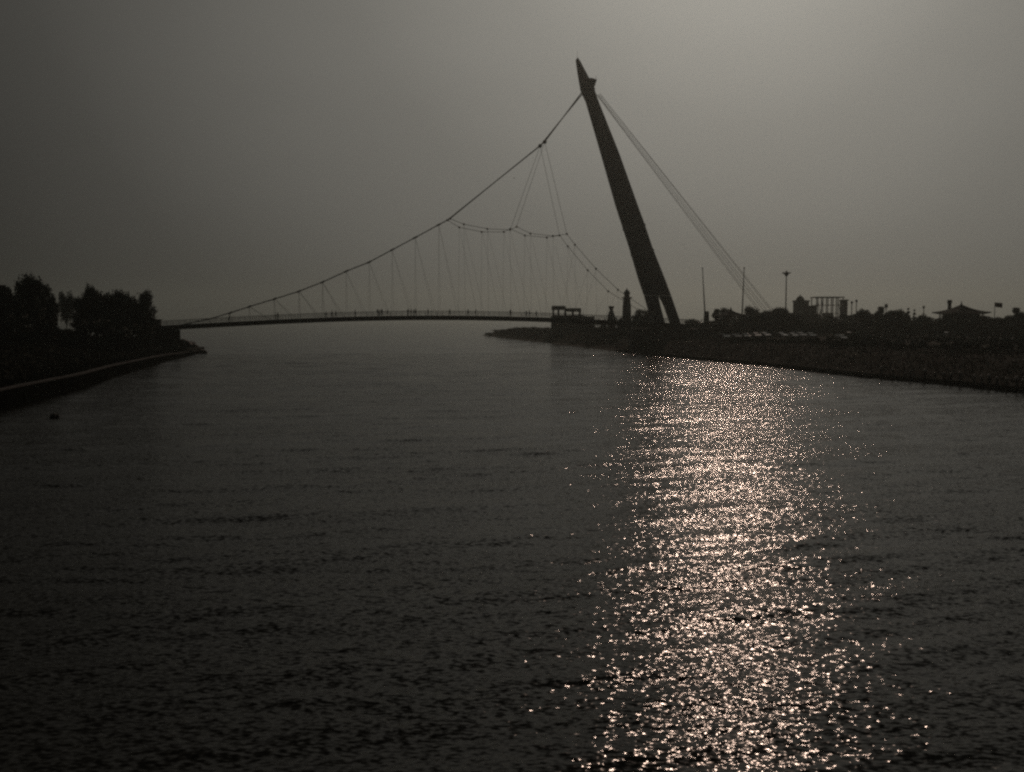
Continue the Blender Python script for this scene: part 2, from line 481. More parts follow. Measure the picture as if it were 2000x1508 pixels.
def shaft_ring(lp, rp, d, lip=0):
    c = (lp + rp) / 2; h = (rp - lp) / 2; e = .32
    t = Vector((0, d / 2, 0))
    return [lp - t * .55, lp + h * e - t, rp - h * e - t, rp - t * .55, rp + t * .55, rp - h * e + t, lp + h * e + t, lp + t * .55]
mb = MB()
mb.loft([shaft_ring(py_pt(l[1], l[0]), py_pt(r[1], r[0]), d) for l, r, d in list(zip(left_edge, right_edge, depth))[2:]])
ppart(mb, 'shaft', 'steel')
# legs: nearer one on the left, farther one on the right
gap = [(577, 1285, 1285.6), (590, 1287.5, 1293), (600, 1290, 1297.5), (632, 1298.5, 1308.5)]
for side in (0, 1):
    rings = []
    for y in (577.5, 590, 600, 616, 632, 646):
        le = np.interp(-y, [-700 + 0, -632, -600, -577], [1291, 1273, 1264.5, 1258]); re = np.interp(-y, [-700, -632, -600, -577], [1351, 1329, 1318, 1310])
        gl = np.interp(y, [q[0] for q in gap] + [660], [q[1] for q in gap] + [1307]); gr = np.interp(y, [q[0] for q in gap] + [660], [q[2] for q in gap] + [1320])
        off = (-1 if side == 0 else 1) * (y - 577) / 55 * 2.6
        a, b_ = (le, gl) if side == 0 else (gr, re)
        Yv = YP + off
        rings.append(shaft_ring(P(a, y, Yv), P(b_, y, Yv), 2.6))
    mb = MB(); mb.loft(rings); ppart(mb, 'leg', 'steel')
# head: needle tip and platform beak
mb = MB()
tipL = [(182, 1136), (175, 1133.5), (150, 1129), (118, 1124.2), (113, 1127.3)]
tipR = [(182, 1163), (170, 1159.5), (150, 1149), (120, 1133.5), (113, 1129)]
mb.loft([shaft_ring(py_pt(l[1], l[0]), py_pt(r[1], r[0]), d) for l, r, d in zip(tipL, tipR, [2.1, 2.0, 1.3, .5, .1])])
ppart(mb, 'spire_head', 'steel')
mb = MB()
mb.loft([shaft_ring(py_pt(1148, 172), py_pt(1162, 168), 1.6), shaft_ring(py_pt(1150, 160), py_pt(1165.5, 156), 2.2), shaft_ring(py_pt(1149, 154), py_pt(1157, 153.5), 1.6)])
mb.tube([py_pt(1163.5, 157), py_pt(1164, 148)], .05, 4)
mb.tube([py_pt(1155, 176), py_pt(1161.5, 172)], .35, 6)
ppart(mb, 'service_platform', 'steel')
mb = MB(); mb.tube([py_pt(1128, 114), py_pt(1126.5, 98)], [.05, .015], 4); ppart(mb, 'lightning_rod', 'rail')
for yl, yr_ in ((447, 437), (497, 486)):
    xl_ = np.interp(-yl, [-l[0] for l in left_edge], [l[1] for l in left_edge]); xr_ = np.interp(-yr_, [-r[0] for r in right_edge], [r[1] for r in right_edge])
    xl2 = np.interp(-(yl + 5), [-l[0] for l in left_edge], [l[1] for l in left_edge]); xr2 = np.interp(-(yr_ + 5), [-r[0] for r in right_edge], [r[1] for r in right_edge])
    def rg_(a, ya, b_, yb):
        p, q = py_pt(a, ya), py_pt(b_, yb)
        e = (q - p).normalized() * .12
        return shaft_ring(p - e, q + e, 3.5)
    mb = MB(); mb.loft([rg_(xl_, yl, xr_, yr_), rg_(xl2, yl + 4, xr2, yr_ + 4)]); ppart(mb, 'ring_band', 'ring')
mb = MB()
for off in (-2.6, 2.6):
    c = P(1287 if off < 0 else 1318, 640, YP + off)
    mb.box(c.x - 3.2, c.x + 3.2, c.y - 2.2, c.y + 2.2, 1.5, 6.4, .12)
bp_ = bpart(mb, 'pylon_footing', 'concrete')

# cables. A = far plane, B = near plane
def pl(pts, off): return [on_axis(x, y, off) for x, y in pts]
left_nodes = [(413, 622), (450, 611), (487, 599), (536, 584), (584, 569), (630, 551), (676, 530), (721, 512), (766, 488), (811, 464), (857, 439)]
TOPN = {1: (1136, 181), -1: (1138, 183)}
APEX = {1: (1055, 285), -1: (1064, 277)}
JUNC = {1: (874, 430), -1: (879, 427)}
SUB = {1: [(897, 444), (941, 453), (984, 453), (997, 447), (1025, 460), (1068, 464), (1093, 460), (1109, 481), (1148, 528), (1188, 569), (1245, 604)],
       -1: [(906, 438), (952, 447), (996, 449), (1009, 443), (1036, 456), (1080, 461), (1107, 457), (1123, 478), (1164, 525), (1207, 566), (1262, 604)]}
n_hang = 0
def clamp_at(mbx, p, s=.3):
    mbx.lathe([(s * .35, -s), (s, -s * .55), (s, s * .55), (s * .35, s)], p, 8)
for sg in (1, -1):
    off = sg * HW
    def conv(pt, frac):       # cable planes draw together towards the pylon head
        return on_axis(pt[0], pt[1], off * frac)
    main = [conv((342, 637.5), 1)] + [conv(p, 1) for p in left_nodes] + [conv(JUNC[sg], .95), conv((960, 361), .8), conv(APEX[sg], .6), conv((1100, 229), .45), conv(TOPN[sg], .3)]
    mb = MB(); mb.tube(main, .135, 8); bpart(mb, 'main_cable', 'cable', smooth=True)
    sub = [conv(JUNC[sg], .95)] + [conv(p, 1) for p in SUB[sg]]
    mb = MB(); mb.tube(sub, .065, 6); bpart(mb, 'lower_cable', 'cable', smooth=True)
    ap = conv(APEX[sg], .6)
    for tgt in (3, 6):
        q = conv(SUB[sg][tgt], 1)
        mb = MB(); mb.tube([ap, q], .045, 5); bpart(mb, 'tie_cable', 'stay')
    for p in left_nodes[1:]:
        q = conv(p, 1); d = Vector((AX.x, AX.y, .5)).normalized()
        mb = MB(); mb.tube([q - d * .62, q + d * .6], .22, 8); bpart(mb, 'cable_clamp', 'cable')
    for p in [APEX[sg], JUNC[sg]]:
        q = conv(p, .6 if p is APEX[sg] else .95)
        s = .5 if p is APEX[sg] else .3
        mb = MB(); clamp_at(mb, q, s); bpart(mb, 'cable_clamp', 'cable')
    for p in SUB[sg][:-1]:
        mb = MB(); clamp_at(mb, conv(p, 1), .27); bpart(mb, 'cable_clamp', 'cable')
    # hangers: one upright and one raking from each clamp to the deck edge
    nodes = [(p, 0) for p in left_nodes] + [(SUB[sg][i], 1) for i in (0, 1, 2, 4, 5, 7, 8, 9)]
    for i, (p, k) in enumerate(nodes):
        top = conv(p, 1)
        lean = 0.0 if k == 0 else .25
        for dx in ((0.0, 5.0) if top.x < 16 else (0.0, -4.0)):
            if i < 2 and dx: continue
            xx = top.x + dx
            if xx > 30: xx = 29.5
            foot = dp(xx, off, .02)
            if foot.z > top.z - .3: continue
            mb = MB(); mb.tube([top, foot], .019 if i > 5 else .03, 4); bpart(mb, 'hanger', 'stay' if i > 0 else 'cable'); n_hang += 1
# back stays
for i, (a, b_, o1, o2) in enumerate([((1164, 183), (1480, 606), -1, -4), ((1167, 186), (1486, 608), -.8, -3.4), ((1168, 185), (1492, 607), -.3, -1), ((1170, 184), (1498, 607), .3, 1), ((1172, 183), (1505, 606), .8, 3.4), ((1175, 187), (1511, 609), 1, 4)]):
    p = P(a[0], a[1], YT + o1 * .5); q = P(b_[0], b_[1], 284 + o2)
    d = (q - p).normalized()
    mb = MB(); mb.tube([p, q, q + d * 4.0], .05, 6); bpart(mb, 'back_stay', 'palestay', smooth=True)
mb = MB()
c = P(1506, 640, 284)
mb.box(c.x - 5, c.x + 4, 278.5, 289.5, 2.0, 6.0, .1); bpart(mb, 'stay_anchor', 'concrete')
# abutments and landing span walls
mb = MB()
lx = on_axis(345, 640).x
zz = deck_z(lx) - 1.25
mb.box(lx - 9, lx - .2, ax_y(lx) - 3.6, ax_y(lx) + 3.6, -1.5, zz, .02)
bpart(mb, 'abutment', 'wetwall')
mb = MB()
rx = on_axis(1232, 640).x
mb.box(rx, rx + 18, ax_y(rx) - 3.3, ax_y(rx) + 4.5, 1.0, deck_z(rx + 16) - 1.25, .02)
bpart(mb, 'abutment', 'concrete')
c0 = on_axis(302, 636)
for sgn in (-1, 1):
    p = Vector((c0.x, c0.y, deck_z(c0.x))) + TR * sgn * HW
    mb = MB(); mb.box(p.x - .9, p.x + .9, p.y - .5, p.y + .5, p.z - .1, p.z + 1.5, .08); mb.box(p.x - 1.1, p.x + 1.1, p.y - .65, p.y + .65, p.z + 1.5, p.z + 1.75)
    bpart(mb, 'end_post', 'concrete')

# ------------------------------------------------------------------ people on the bridge
def skin_mesh(name, joints, edges, radii, sub=1):
    me = bpy.data.meshes.new(name + '_skeleton'); me.from_pydata(joints, edges, []); me.update()
    o = bpy.data.objects.new(name + '_skeleton', me); col.objects.link(o)
    md = o.modifiers.new('skin', 'SKIN')
    for i, sv in enumerate(me.skin_vertices[0].data):
        rr = radii[i]; sv.radius = (rr, rr) if not isinstance(rr, tuple) else rr
    me.skin_vertices[0].data[0].use_root = True
    sb = o.modifiers.new('sub', 'SUBSURF'); sb.levels = sub; sb.render_levels = sub
    dg = bpy.context.evaluated_depsgraph_get(); dg.update()
    out = bpy.data.meshes.new_from_object(o.evaluated_get(dg)); out.name = name
    bpy.data.objects.remove(o); bpy.data.meshes.remove(me)
    return out
def person_meshes(kind):
    """pose: walking, standing or leaning on the rail. x is forward."""
    st = {'walk': .28, 'stand': .04, 'lean': .06}[kind]
    hip, sh, hd = .93, 1.42, 1.62
    fx = .18 if kind == 'lean' else .03
    arm = .22 if kind == 'walk' else .05
    J = [(0, 0, hip), (fx * .4, 0, 1.15), (fx, 0, sh), (fx * 1.15, 0, 1.5), (fx * 1.4, 0, hd), (fx * 1.4 + .01, 0, 1.72),
         (0, .09, hip - .04), (st * .5 + .03, .1, .5), (st, .1, .09), (st + .17, .11, .04),
         (0, -.09, hip - .04), (-st * .35 + .05, -.1, .5), (-st, -.1, .1), (-st + .16, -.11, .05),
         (fx, .19, sh - .02), (fx - arm * .4, .24, 1.15), (fx - arm * .6 + .14, .24, .92), (fx - arm * .5 + .2, .24, .84),
         (fx, -.19, sh - .02), (fx + arm * .5, -.24, 1.15), (fx + arm + .12, -.24, .95), (fx + arm + .18, -.24, .88)]
    if kind == 'lean':
        J[16] = (.42, .2, 1.12); J[17] = (.5, .17, 1.14); J[20] = (.42, -.2, 1.12); J[21] = (.5, -.17, 1.14)
    E = [(0, 1), (1, 2), (2, 3), (3, 4), (4, 5), (0, 6), (6, 7), (7, 8), (8, 9), (0, 10), (10, 11), (11, 12), (12, 13), (2, 14), (14, 15), (15, 16), (16, 17), (2, 18), (18, 19), (19, 20), (20, 21)]
    rad = [.13, .12, .13, .055, .1, .07, .09, .06, .045, .035, .09, .06, .045, .035, .06, .045, .033, .035, .06, .045, .033, .035]
    body = skin_mesh('person', J, E, rad)
    jJ = [J[i] for i in (1, 0, 2, 14, 15, 16, 18, 19, 20)]
    jacket = skin_mesh('jacket', jJ, [(0, 1), (0, 2), (2, 3), (3, 4), (4, 5), (2, 6), (6, 7), (7, 8)], [.15, .165, .155, .08, .066, .05, .08, .066, .05])
    tr = skin_mesh('trousers', [J[i] for i in (0, 6, 7, 8, 10, 11, 12)], [(0, 1), (1, 2), (2, 3), (0, 4), (4, 5), (5, 6)], [.14, .105, .08, .065, .105, .08, .065])
    x, _, z = J[4]
    hb = MB(); hb.lathe([(.05, -.08), (.115, -.03), (.122, .05), (.1, .12), (.04, .155)], (x - .025, 0, z), 10)
    return body, jacket, tr, hb.mesh('hair')
PM = {k: person_meshes(k) for k in ('walk', 'stand', 'lean')}
def make_person(kind, coat):
    b, j, t, h = [m_.copy() for m_ in PM[kind]]
    o = link_mesh('person', b, 'skin', None, True)
    link_mesh('jacket', j, coat, o, True); link_mesh('trousers', t, 'trouser', o, True); link_mesh('hair', h, 'hair', o, True)
    return o
proto = {}
people = [(448, 'walk', 0, 'standing by the low left end of the bridge, alone'), (538, 'stand', 0, 'nearest the left end of the bridge, one of a close pair'), (543, 'stand', 1, 'in brown, right one of the close pair left of mid bridge'),
          (637, 'walk', 0, 'walking alone just left of two people side by side'), (649, 'walk', 0, 'left of two people walking side by side'), (655.5, 'walk', 1, 'in brown, right of two people walking side by side'),
          (694, 'stand', 0, 'alone in the gap between two groups, left of mid bridge'), (738, 'lean', 0, 'leaning at left edge of the tight trio'), (742, 'stand', 1, 'in brown, middle of the tight trio'), (746, 'lean', 0, 'at right edge of the tight trio'),
          (757, 'stand', 0, 'right behind the tight trio, looking over the rail'), (797, 'lean', 0, 'leftmost of the four gathered at mid bridge'), (803, 'stand', 1, 'in brown, second of the four gathered at mid bridge'), (808, 'stand', 0, 'third of the four gathered at mid bridge'), (812, 'walk', 0, 'rightmost of the four gathered at mid bridge'),
          (836, 'stand', 0, 'slim, alone just right of the mid bridge gathering'), (879, 'walk', 0, 'the most clearly seen, walking alone at the crown of the bridge'), (914, 'walk', 0, 'left of a loose pair right of the crown'), (929, 'stand', 1, 'in brown, right of a loose pair right of the crown'),
          (997, 'lean', 0, 'leaning on the rail under the tie cables'), (1028, 'lean', 0, 'left of the last pair before the pavilion'), (1034, 'stand', 1, 'in brown, in the last pair before the pavilion'), (1048, 'walk', 0, 'walking last on the bridge before the pavilion')]
for i, (px_, kind, c_, lb) in enumerate(people):
    key = (kind, c_)
    if key not in proto:
        o = make_person(kind, ('coat', 'coat2')[c_]); proto[key] = o
    else: o = copy_tree(proto[key])
    off = [-1.6, .3, -2.1, 1.2, -1.1][i % 5] if kind != 'lean' else -2.25
    p = on_axis(px_, 618, off)
    o.location = Vector((p.x, p.y, deck_z(p.x - TR.x * off)))
    o.rotation_euler = (0, 0, -math.pi / 2 if kind == 'lean' else (0 if i % 2 else math.pi) + .3 * math.sin(i * 2.1))
    s = 1.0 + .05 * math.sin(i * 3.7); o.scale = (s, s, s)
    tag(o, 'person in dark clothes ' + lb if c_ == 0 else 'person ' + lb, 'person', 'people on the footbridge')

# ------------------------------------------------------------------ left sea wall and rocks
def offset_line(pts, d):
    out = []
    for i, p in enumerate(pts):
        a = Vector(pts[max(i - 1, 0)]); b_ = Vector(pts[min(i + 1, len(pts) - 1)])
        t = (b_ - a).normalized(); out.append(Vector(p) + Vector((-t.y, t.x)) * d)
    return out
def dense(pts, step):
    out = []
    for a, b_ in zip(pts[:-1], pts[1:]):
        a, b_ = Vector(a), Vector(b_); n = max(1, int((b_ - a).length / step))
        out += [a.lerp(b_, k / n) for k in range(n)]
    return out + [Vector(pts[-1])]
wl_line = dense([(-34, 10), (-40, 52), (-46, 80), (-49.4, 97), (-51.2, 106.6), (-54.9, 128), (-60.9, 153), (-71.8, 208), (-81.5, 266)], 3)
sea = empty('sea_wall', (wl_line[0].x, wl_line[0].y, 0), 'low stone sea wall with worn coping along the left bank', 'sea wall')
SO = Vector(sea.location)
def wtop(p): return float(np.interp(p.y, [60, 120, 200, 260], [2.0, 1.7, 1.3, .5]))
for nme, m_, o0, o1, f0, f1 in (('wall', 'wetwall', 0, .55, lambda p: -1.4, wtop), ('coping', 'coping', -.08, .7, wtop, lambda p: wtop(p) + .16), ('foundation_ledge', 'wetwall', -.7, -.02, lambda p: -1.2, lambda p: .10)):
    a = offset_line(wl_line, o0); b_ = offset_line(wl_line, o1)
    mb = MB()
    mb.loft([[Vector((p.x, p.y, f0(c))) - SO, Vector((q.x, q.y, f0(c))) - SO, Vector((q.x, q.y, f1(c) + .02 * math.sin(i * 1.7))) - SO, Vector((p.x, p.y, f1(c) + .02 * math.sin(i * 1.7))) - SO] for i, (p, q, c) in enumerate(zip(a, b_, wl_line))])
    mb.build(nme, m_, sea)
def rock_mesh(seed, s=1.0):
    b = bmesh.new(); bmesh.ops.create_icosphere(b, subdivisions=2, radius=1)
    for v in b.verts:
        n_ = noise.noise(v.co * 1.3 + Vector((seed * 7.1, 0, 0))) * .55 + noise.noise(v.co * 3.1 + Vector((0, seed * 3.3, 0))) * .2
        v.co *= (1 + n_) * s; v.co.z *= .62
    me = bpy.data.meshes.new('rock'); b.to_mesh(me); b.free(); return me
rocks = [rock_mesh(i) for i in range(5)]
rock_obj = []
def put_rock(x, y, z, s, i, label, group):
    o = bpy.data.objects.new('rock', rocks[i % 5]); col.objects.link(o)
    if not rocks[i % 5].materials: rocks[i % 5].materials.append(M['rock'])
    o.location = (x, y, z); o.scale = (s, s, s * (.8 + .3 * ((i * 7) % 5) / 5)); o.rotation_euler = (0, 0, i * 1.9)
    return tag(o, label, 'rock', group)
k = 0
for px_, py_, s in [(346, 667, 1.7), (352, 672, 1.5), (358, 668, 1.8), (364, 676, 1.5), (369, 671, 1.6), (375, 680, 1.3), (380, 675, 1.3), (386, 683, 1.0), (392, 679, 1.1), (397, 684, .9), (390, 686, .8), (378, 686, .9), (366, 684, 1.1), (401, 686.5, .55)]:
    q = G(px_, min(py_ + 6, 690), 0); q.y = min(q.y, 274)
    p = P(px_, py_, q.y)
    put_rock(p.x, p.y, p.z - .3, s, k, 'dark rock in the riprap heap at the tip of the left bank', 'riprap rocks at the tip of the left bank'); k += 1
p = G(265, 719); put_rock(p.x, p.y, .1, .8, 2, 'single dark rock in the water against the left sea wall', None)
# drift of weed on the water
p = G(107, 815)
b = bmesh.new(); bmesh.ops.create_icosphere(b, subdivisions=3, radius=1)
for v in b.verts: v.co *= 1 + .5 * noise.noise(v.co * 2.2); v.co = Vector((v.co.x * .36, v.co.y * .55, v.co.z * .24 + .03))
me = bpy.data.meshes.new('driftwood'); b.to_mesh(me); b.free()
o = link_mesh('drifting_weed', me, 'weed'); o.location = (p.x, p.y, .04); o.rotation_euler = (0, 0, .7)
tag(o, 'dark clump of weed drifting on the water off the left bank', 'weed')
# quay ledge on the right
rl = dense([(28, 266), (35, 230), (42, 205.6), (47, 186), (50, 166), (53.2, 149), (58.2, 133), (60.6, 118), (66, 92), (80, 55), (100, 10)], 3)
led = empty('quay_ledge', (rl[0].x, rl[0].y, 0), 'low dark stone quay ledge along the waterline of the right bank', 'quay ledge')
LO = Vector(led.location)
a = offset_line(rl, -.5); b_ = offset_line(rl, 1.5)
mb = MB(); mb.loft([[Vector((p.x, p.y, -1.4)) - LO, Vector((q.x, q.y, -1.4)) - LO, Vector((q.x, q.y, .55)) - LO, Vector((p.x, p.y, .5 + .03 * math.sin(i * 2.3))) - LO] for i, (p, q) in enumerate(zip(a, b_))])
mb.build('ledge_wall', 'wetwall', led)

# ------------------------------------------------------------------ bollards
def bollard():
    root = empty('bollard', (0, 0, 0), 'x', 'bollard')
    mb = MB(); mb.lathe([(.16, 0), (.16, .08), (.12, .12), (.11, .62), (.13, .66)], n=10); mb.build('post', 'coping', root, True)
    mb = MB(); mb.lathe([(.13, .66), (.17, .72), (.16, .84), (.09, .9), (.02, .92)], n=10); mb.build('cap', 'white', root, True)
    return root
b0 = bollard(); used = False
def place(proto_, used_, loc, rz, label, cat, group, s=1.0):
    o = proto_ if not used_ else copy_tree(proto_)
    o.location = loc; o.rotation_euler = (0, 0, rz); o.scale = (s, s, s)
    return tag(o, label, cat, group)
for i, px_ in enumerate([1722, 1744, 1776, 1808, 1844, 1858, 1875, 1902, 1918, 1932, 1948, 1966, 1984, 1998]):
    # stands on the ledge
    best = min(rl, key=lambda q: abs(XatY(px_, q.y) - q.x))
    best = min([rl[j].lerp(rl[j + 1], t / 8) for j in range(len(rl) - 1) for t in range(8)], key=lambda q: abs(XatY(px_, q.y) - q.x - .3))
    place(b0, used, (best.x + .3, best.y, .5), 0, 'short pale bollard on the quay ledge at the waterline, right bank', 'bollard', 'bollards on the quay ledge', 1.25 if i % 3 else 1.5); used = True
for i, px_ in enumerate([1688, 1704, 1721, 1737, 1753, 1771, 1790, 1808, 1828, 1848, 1869, 1889, 1910, 1930, 1952, 1976]):
    Yv = 226 - (px_ - 1688) * .13; x = XatY(px_, Yv)
    place(b0, True, (x, Yv, gz(x, Yv) - .02), 0, 'pale bollard in the row along the upper promenade, right bank', 'bollard', 'bollards along the upper promenade', 1.7)

# ------------------------------------------------------------------ cars
def car(paint, van=False):
    root = empty('parked_car', (0, 0, 0), 'x', 'car')
    H = 1.75 if van else 1.42
    hw = .88
    # side profile (x forward) of the body below the windows
    def ring(y, prof): return [Vector((x, y, z)) for x, z in prof]
    low = [(-2.15, .35), (-2.2, .75), (-2.1, .95), (-1.9, 1.0), (-.6, .98), (.85, .96), (1.5, .9), (2.05, .74), (2.2, .55), (2.15, .3)]
    if van: low = [(-2.2, .35), (-2.25, .95), (-2.2, 1.1), (-1.9, 1.1), (-.6, 1.1), (1.0, 1.08), (1.6, 1.0), (2.1, .85), (2.25, .6), (2.2, .3)]
    mb = MB(); mb.loft([ring(-hw + .12, [(x * .97, z * .97 + .01) for x, z in low]), ring(-hw, low), ring(hw, low), ring(hw - .0 + .0, low)][:3] + [ring(hw + .0, low)][:0] + [ring(hw + .001, [(x * .97, z * .97 + .01) for x, z in low])])
    mb.build('body', paint, root, False)
    b0_ = 1.09 if van else .97
    gl = [(-1.85, b0_), (-1.55, H - .08), (.15, H - .08), (1.0, b0_)] if not van else [(-2.15, b0_), (-2.05, H - .08), (.6, H - .08), (1.25, b0_)]
    mb = MB(); mb.loft([ring(-hw + .06, gl), ring(-hw + .12, gl), ring(hw - .12, gl), ring(hw - .06, gl)]); 
    for i_, v in enumerate(mb.v):
        if v[2] > b0_ + .1: mb.v[i_] = (v[0], v[1] * .82, v[2])
    mb.build('window_band', 'glass', root)
    x0, x1 = (gl[1][0], gl[2][0])
    mb = MB(); mb.loft([[Vector((x0 - .05, y, z0)), Vector((x0 + .25, y, z0 + zt)), Vector((x1 - .25, y, z0 + zt)), Vector((x1 + .05, y, z0))] for y, z0, zt in ((-.66, H - .085, .02), (-.6, H - .085, .07), (.6, H - .085, .07), (.66, H - .085, .02))])
    mb.build('roof', paint, root)
    for sx in (-1.35, 1.35):
        for sy in (-1, 1):
            mb = MB(); mb.tube([(sx, sy * (hw - .2), .33), (sx, sy * (hw + .02), .33)], .33, 14)
            wv = mb.build('wheel', 'rubber', root)
            mb = MB(); mb.tube([(sx, sy * (hw + .02), .33), (sx, sy * (hw + .035), .33)], .2, 10); mb.build('rim', 'rail', wv)
    for sy in (-1, 1):
        mb = MB(); mb.box(2.08, 2.17, sy * .68 - .16, sy * .68 + .16, .6, .72, .1); mb.build('headlight', 'lamp', root)
        mb = MB(); mb.box(-2.22, -2.13, sy * .7 - .12, sy * .7 + .12, .72, .86, .1); mb.build('tail_light', 'red', root)
    return root
protos = {}
cars = [(1413, 657, 'black', 'dark', 0), (1437, 656, 'red', 'dark red', 0), (1455, 658, 'silver', 'silver', 0), (1474.5, 658, 'pearl', 'white', 0), (1491, 659, 'silver', 'silver', 0), (1524, 658, 'pearl', 'white', 0), (1546, 659, 'pearl', 'white', 0), (1562, 659, 'silver', 'silver', 0), (1581, 657, 'black', 'dark', 0), (1641, 663, 'pearl', 'white', 0), (1659, 655, 'silver', 'silver', 0), (1859, 668, 'silver', 'silver', 1)]
where = ['leftmost of the row on the right bank', 'second from the left of the parked row, beyond the quay', 'third from the left, beside the brightly glinting white car', 'fourth from the left, glinting brightly', 'fifth from the left, right of the brightly glinting white car', 'sixth from the left, left of the brightest glint', 'seventh from the left with the brightest glint', 'eighth from the left, just right of the brightest glint', 'last of the close row, below the frame building', 'alone in front, below the frame building corner', 'behind the lone white car near the two thin posts', 'below the wide hipped pavilion roof']
for i, ((px_, py_, paint, cn, van), wh) in enumerate(zip(cars, where)):
    Yv = 258 if px_ < 1600 else (236 if px_ < 1700 and py_ > 660 else (262 if px_ < 1700 else 236))
    key = (paint, van)
    if key not in protos: protos[key] = car(paint, bool(van)); o = protos[key]
    else: o = copy_tree(protos[key])
    x = XatY(px_, Yv)
    o.location = (x, Yv, gz(x, Yv) + .01)
    rz = (-math.pi / 2 + .22 + .16 * math.sin(i * 5.3)) if not van else .25
    if i in (10,): rz = math.pi / 2 - .6
    o.rotation_euler = (0, 0, rz)
    tag(o, f'{cn} {"van" if van else "car"} parked ' + wh, 'van' if van else 'car', 'cars parked on the right bank')
    if van: o.name = 'parked_van'

# ------------------------------------------------------------------ skyline of the right bank
def base(px_, Y_): x = XatY(px_, Y_); return x, gz(x, Y_)
# gate pavilion seen above the deck
x, z = base(1106, 384)
r = empty('terrace_pavilion', (x, 384, z), 'flat roofed open pavilion above the bridge deck, left of the small lighthouse', 'pavilion')
def U(px0, px1, Y_): return (px0 - 1106) / F * Y_, (px1 - 1106) / F * Y_
def ZT(py, Y_): return P(1000, py, Y_).z
zb = z
k0, k1 = U(1077, 1104, 384); mb = MB(); mb.box(k0, k1, -3, 3, ZT(605.5, 384) - zb, ZT(597.5, 384) - zb, .04); mb.build('roof', 'wall2', r)
k0, k1 = U(1102, 1134, 384); mb = MB(); mb.box(k0, k1, -2.4, 2.4, ZT(609, 384) - zb, ZT(602, 384) - zb, .04); mb.build('lower_roof', 'wall2', r)
for q in (1080, 1090, 1103, 1118, 1131.5):
    k0, k1 = U(q - 1.2, q + 1.8, 384)
    for yy in (-2.2, 1.8):
        mb = MB(); mb.box(k0, k1, yy, yy + .4, -.5, ZT(604 if q < 1100 else 608, 384) - zb); mb.build('column', 'wall2', r)
k0, k1 = U(1076, 1160, 384); mb = MB(); mb.box(k0, k1, -2.5, 4, -.6, ZT(618, 384) - zb, .02); mb.box(k0 + 1, k1 - 4, -3.6, 3.6, ZT(618, 384) - zb - .01, ZT(615.5, 384) - zb, .05); mb.build('terrace', 'wall2', r)
# hourglass frame
x, z = base(1193, 330)
r = empty('hourglass_monument', (x, 330, z), 'small dark hourglass shaped sculpture left of the lighthouse', 'sculpture')
zt = ZT(598, 330) - z; zm = ZT(606, 330) - z
mb = MB(); mb.lathe([(1.5, -.3), (1.4, .6), (1.25, zm - 2.2)], n=8); mb.build('plinth', 'wall2', r)
mb = MB(); mb.lathe([(1.25, zm - 2.2), (1.05, zm - 1.2), (.55, zm), (.6, zm + .3), (.95, zt - .25), (.95, zt)], n=8); mb.build('sculpture', 'wall2', r)
# lighthouse
x, z = base(1223, 322)
r = empty('lighthouse', (x, 322, z), 'small dark lighthouse with a lantern room beside the pylon', 'lighthouse')
h = lambda py: ZT(py, 322) - z
mb = MB(); mb.lathe([(1.9, -.4), (1.55, .5), (1.35, h(600)), (1.12, h(583))], n=16); mb.build('tower', 'wall2', r, True)
mb = MB(); mb.lathe([(1.2, h(583)), (1.7, h(582)), (1.7, h(580.5)), (1.05, h(580.3))], n=16); mb.build('gallery', 'steel', r)
mb = MB()
for k in range(8):
    a = k * math.pi / 4; mb.tube([(.85 * math.cos(a), .85 * math.sin(a), h(580.5)), (.85 * math.cos(a), .85 * math.sin(a), h(573.5))], .07, 4)
mb.build('lantern_frame', 'steel', r)
mb = MB(); mb.lathe([(.74, h(580.3)), (.74, h(573.6))], n=12); mb.build('lantern_glass', 'glass', r, True)
mb = MB(); mb.lathe([(1.15, h(573.6)), (1.0, h(572)), (.8, h(569)), (.3, h(566)), (.1, h(564.5)), (.06, h(562))], n=14); mb.build('dome', 'steel', r, True)
mb = MB(); mb.box(-.35, .35, -1.7, -1.45, .1, 2.1, .03); mb.build('door', 'wall', r)
# leaning masts
def mast(px0, py0, px1, py1, Y_, label, foot=True):
    x, z = base(px0, Y_)
    r = empty('light_mast', (x, Y_, z), label, 'mast')
    t = P(px1, py1, Y_) - Vector((x, Y_, z))
    mb = MB(); mb.tube([(0, 0, -.3), t * .4, t], [.24, .2, .1], 8); mb.build('pole', 'cable', r, True)
    if foot: mb = MB(); mb.box(-.85, .85, -.8, .8, -.4, ZT(608, Y_) - z, .3); mb.build('plinth', 'wall2', r)
    mb = MB(); mb.lathe([(.12, -.2), (.2, 0), (.16, .25), (.03, .4)], t, 8); mb.build('finial', 'rail', r)
mast(1378, 634, 1372, 525, 285, 'tall thin mast leaning left on a dark plinth, right of the pylon')
mast(1446, 634, 1453.5, 524, 285, 'tall thin mast leaning right across the back stays', False)
x, z = base(1532, 300)
r = empty('high_mast_lamp', (x, 300, z), 'tall straight lamp mast with a ring of lamps at its top', 'street lamp')
zt = ZT(534, 300) - z
mb = MB(); mb.tube([(0, 0, -.3), (0, 0, zt)], [.26, .13], 10); mb.build('pole', 'rail', r, True)
mb = MB(); mb.lathe([(.12, zt - 1.0), (.75, zt - .2), (.8, zt + .1), (.3, zt + .45), (.08, zt + .9)], n=12); mb.build('lamp_carriage', 'steel', r, True)
for k in range(6):
    a = k * math.pi / 3; mb = MB(); mb.lathe([(.08, -.05), (.3, -.18), (.3, .1), (.1, .18)], (1.0 * math.cos(a), 1.0 * math.sin(a), zt + .15), 8); mb.build('lamp', 'steel', r)
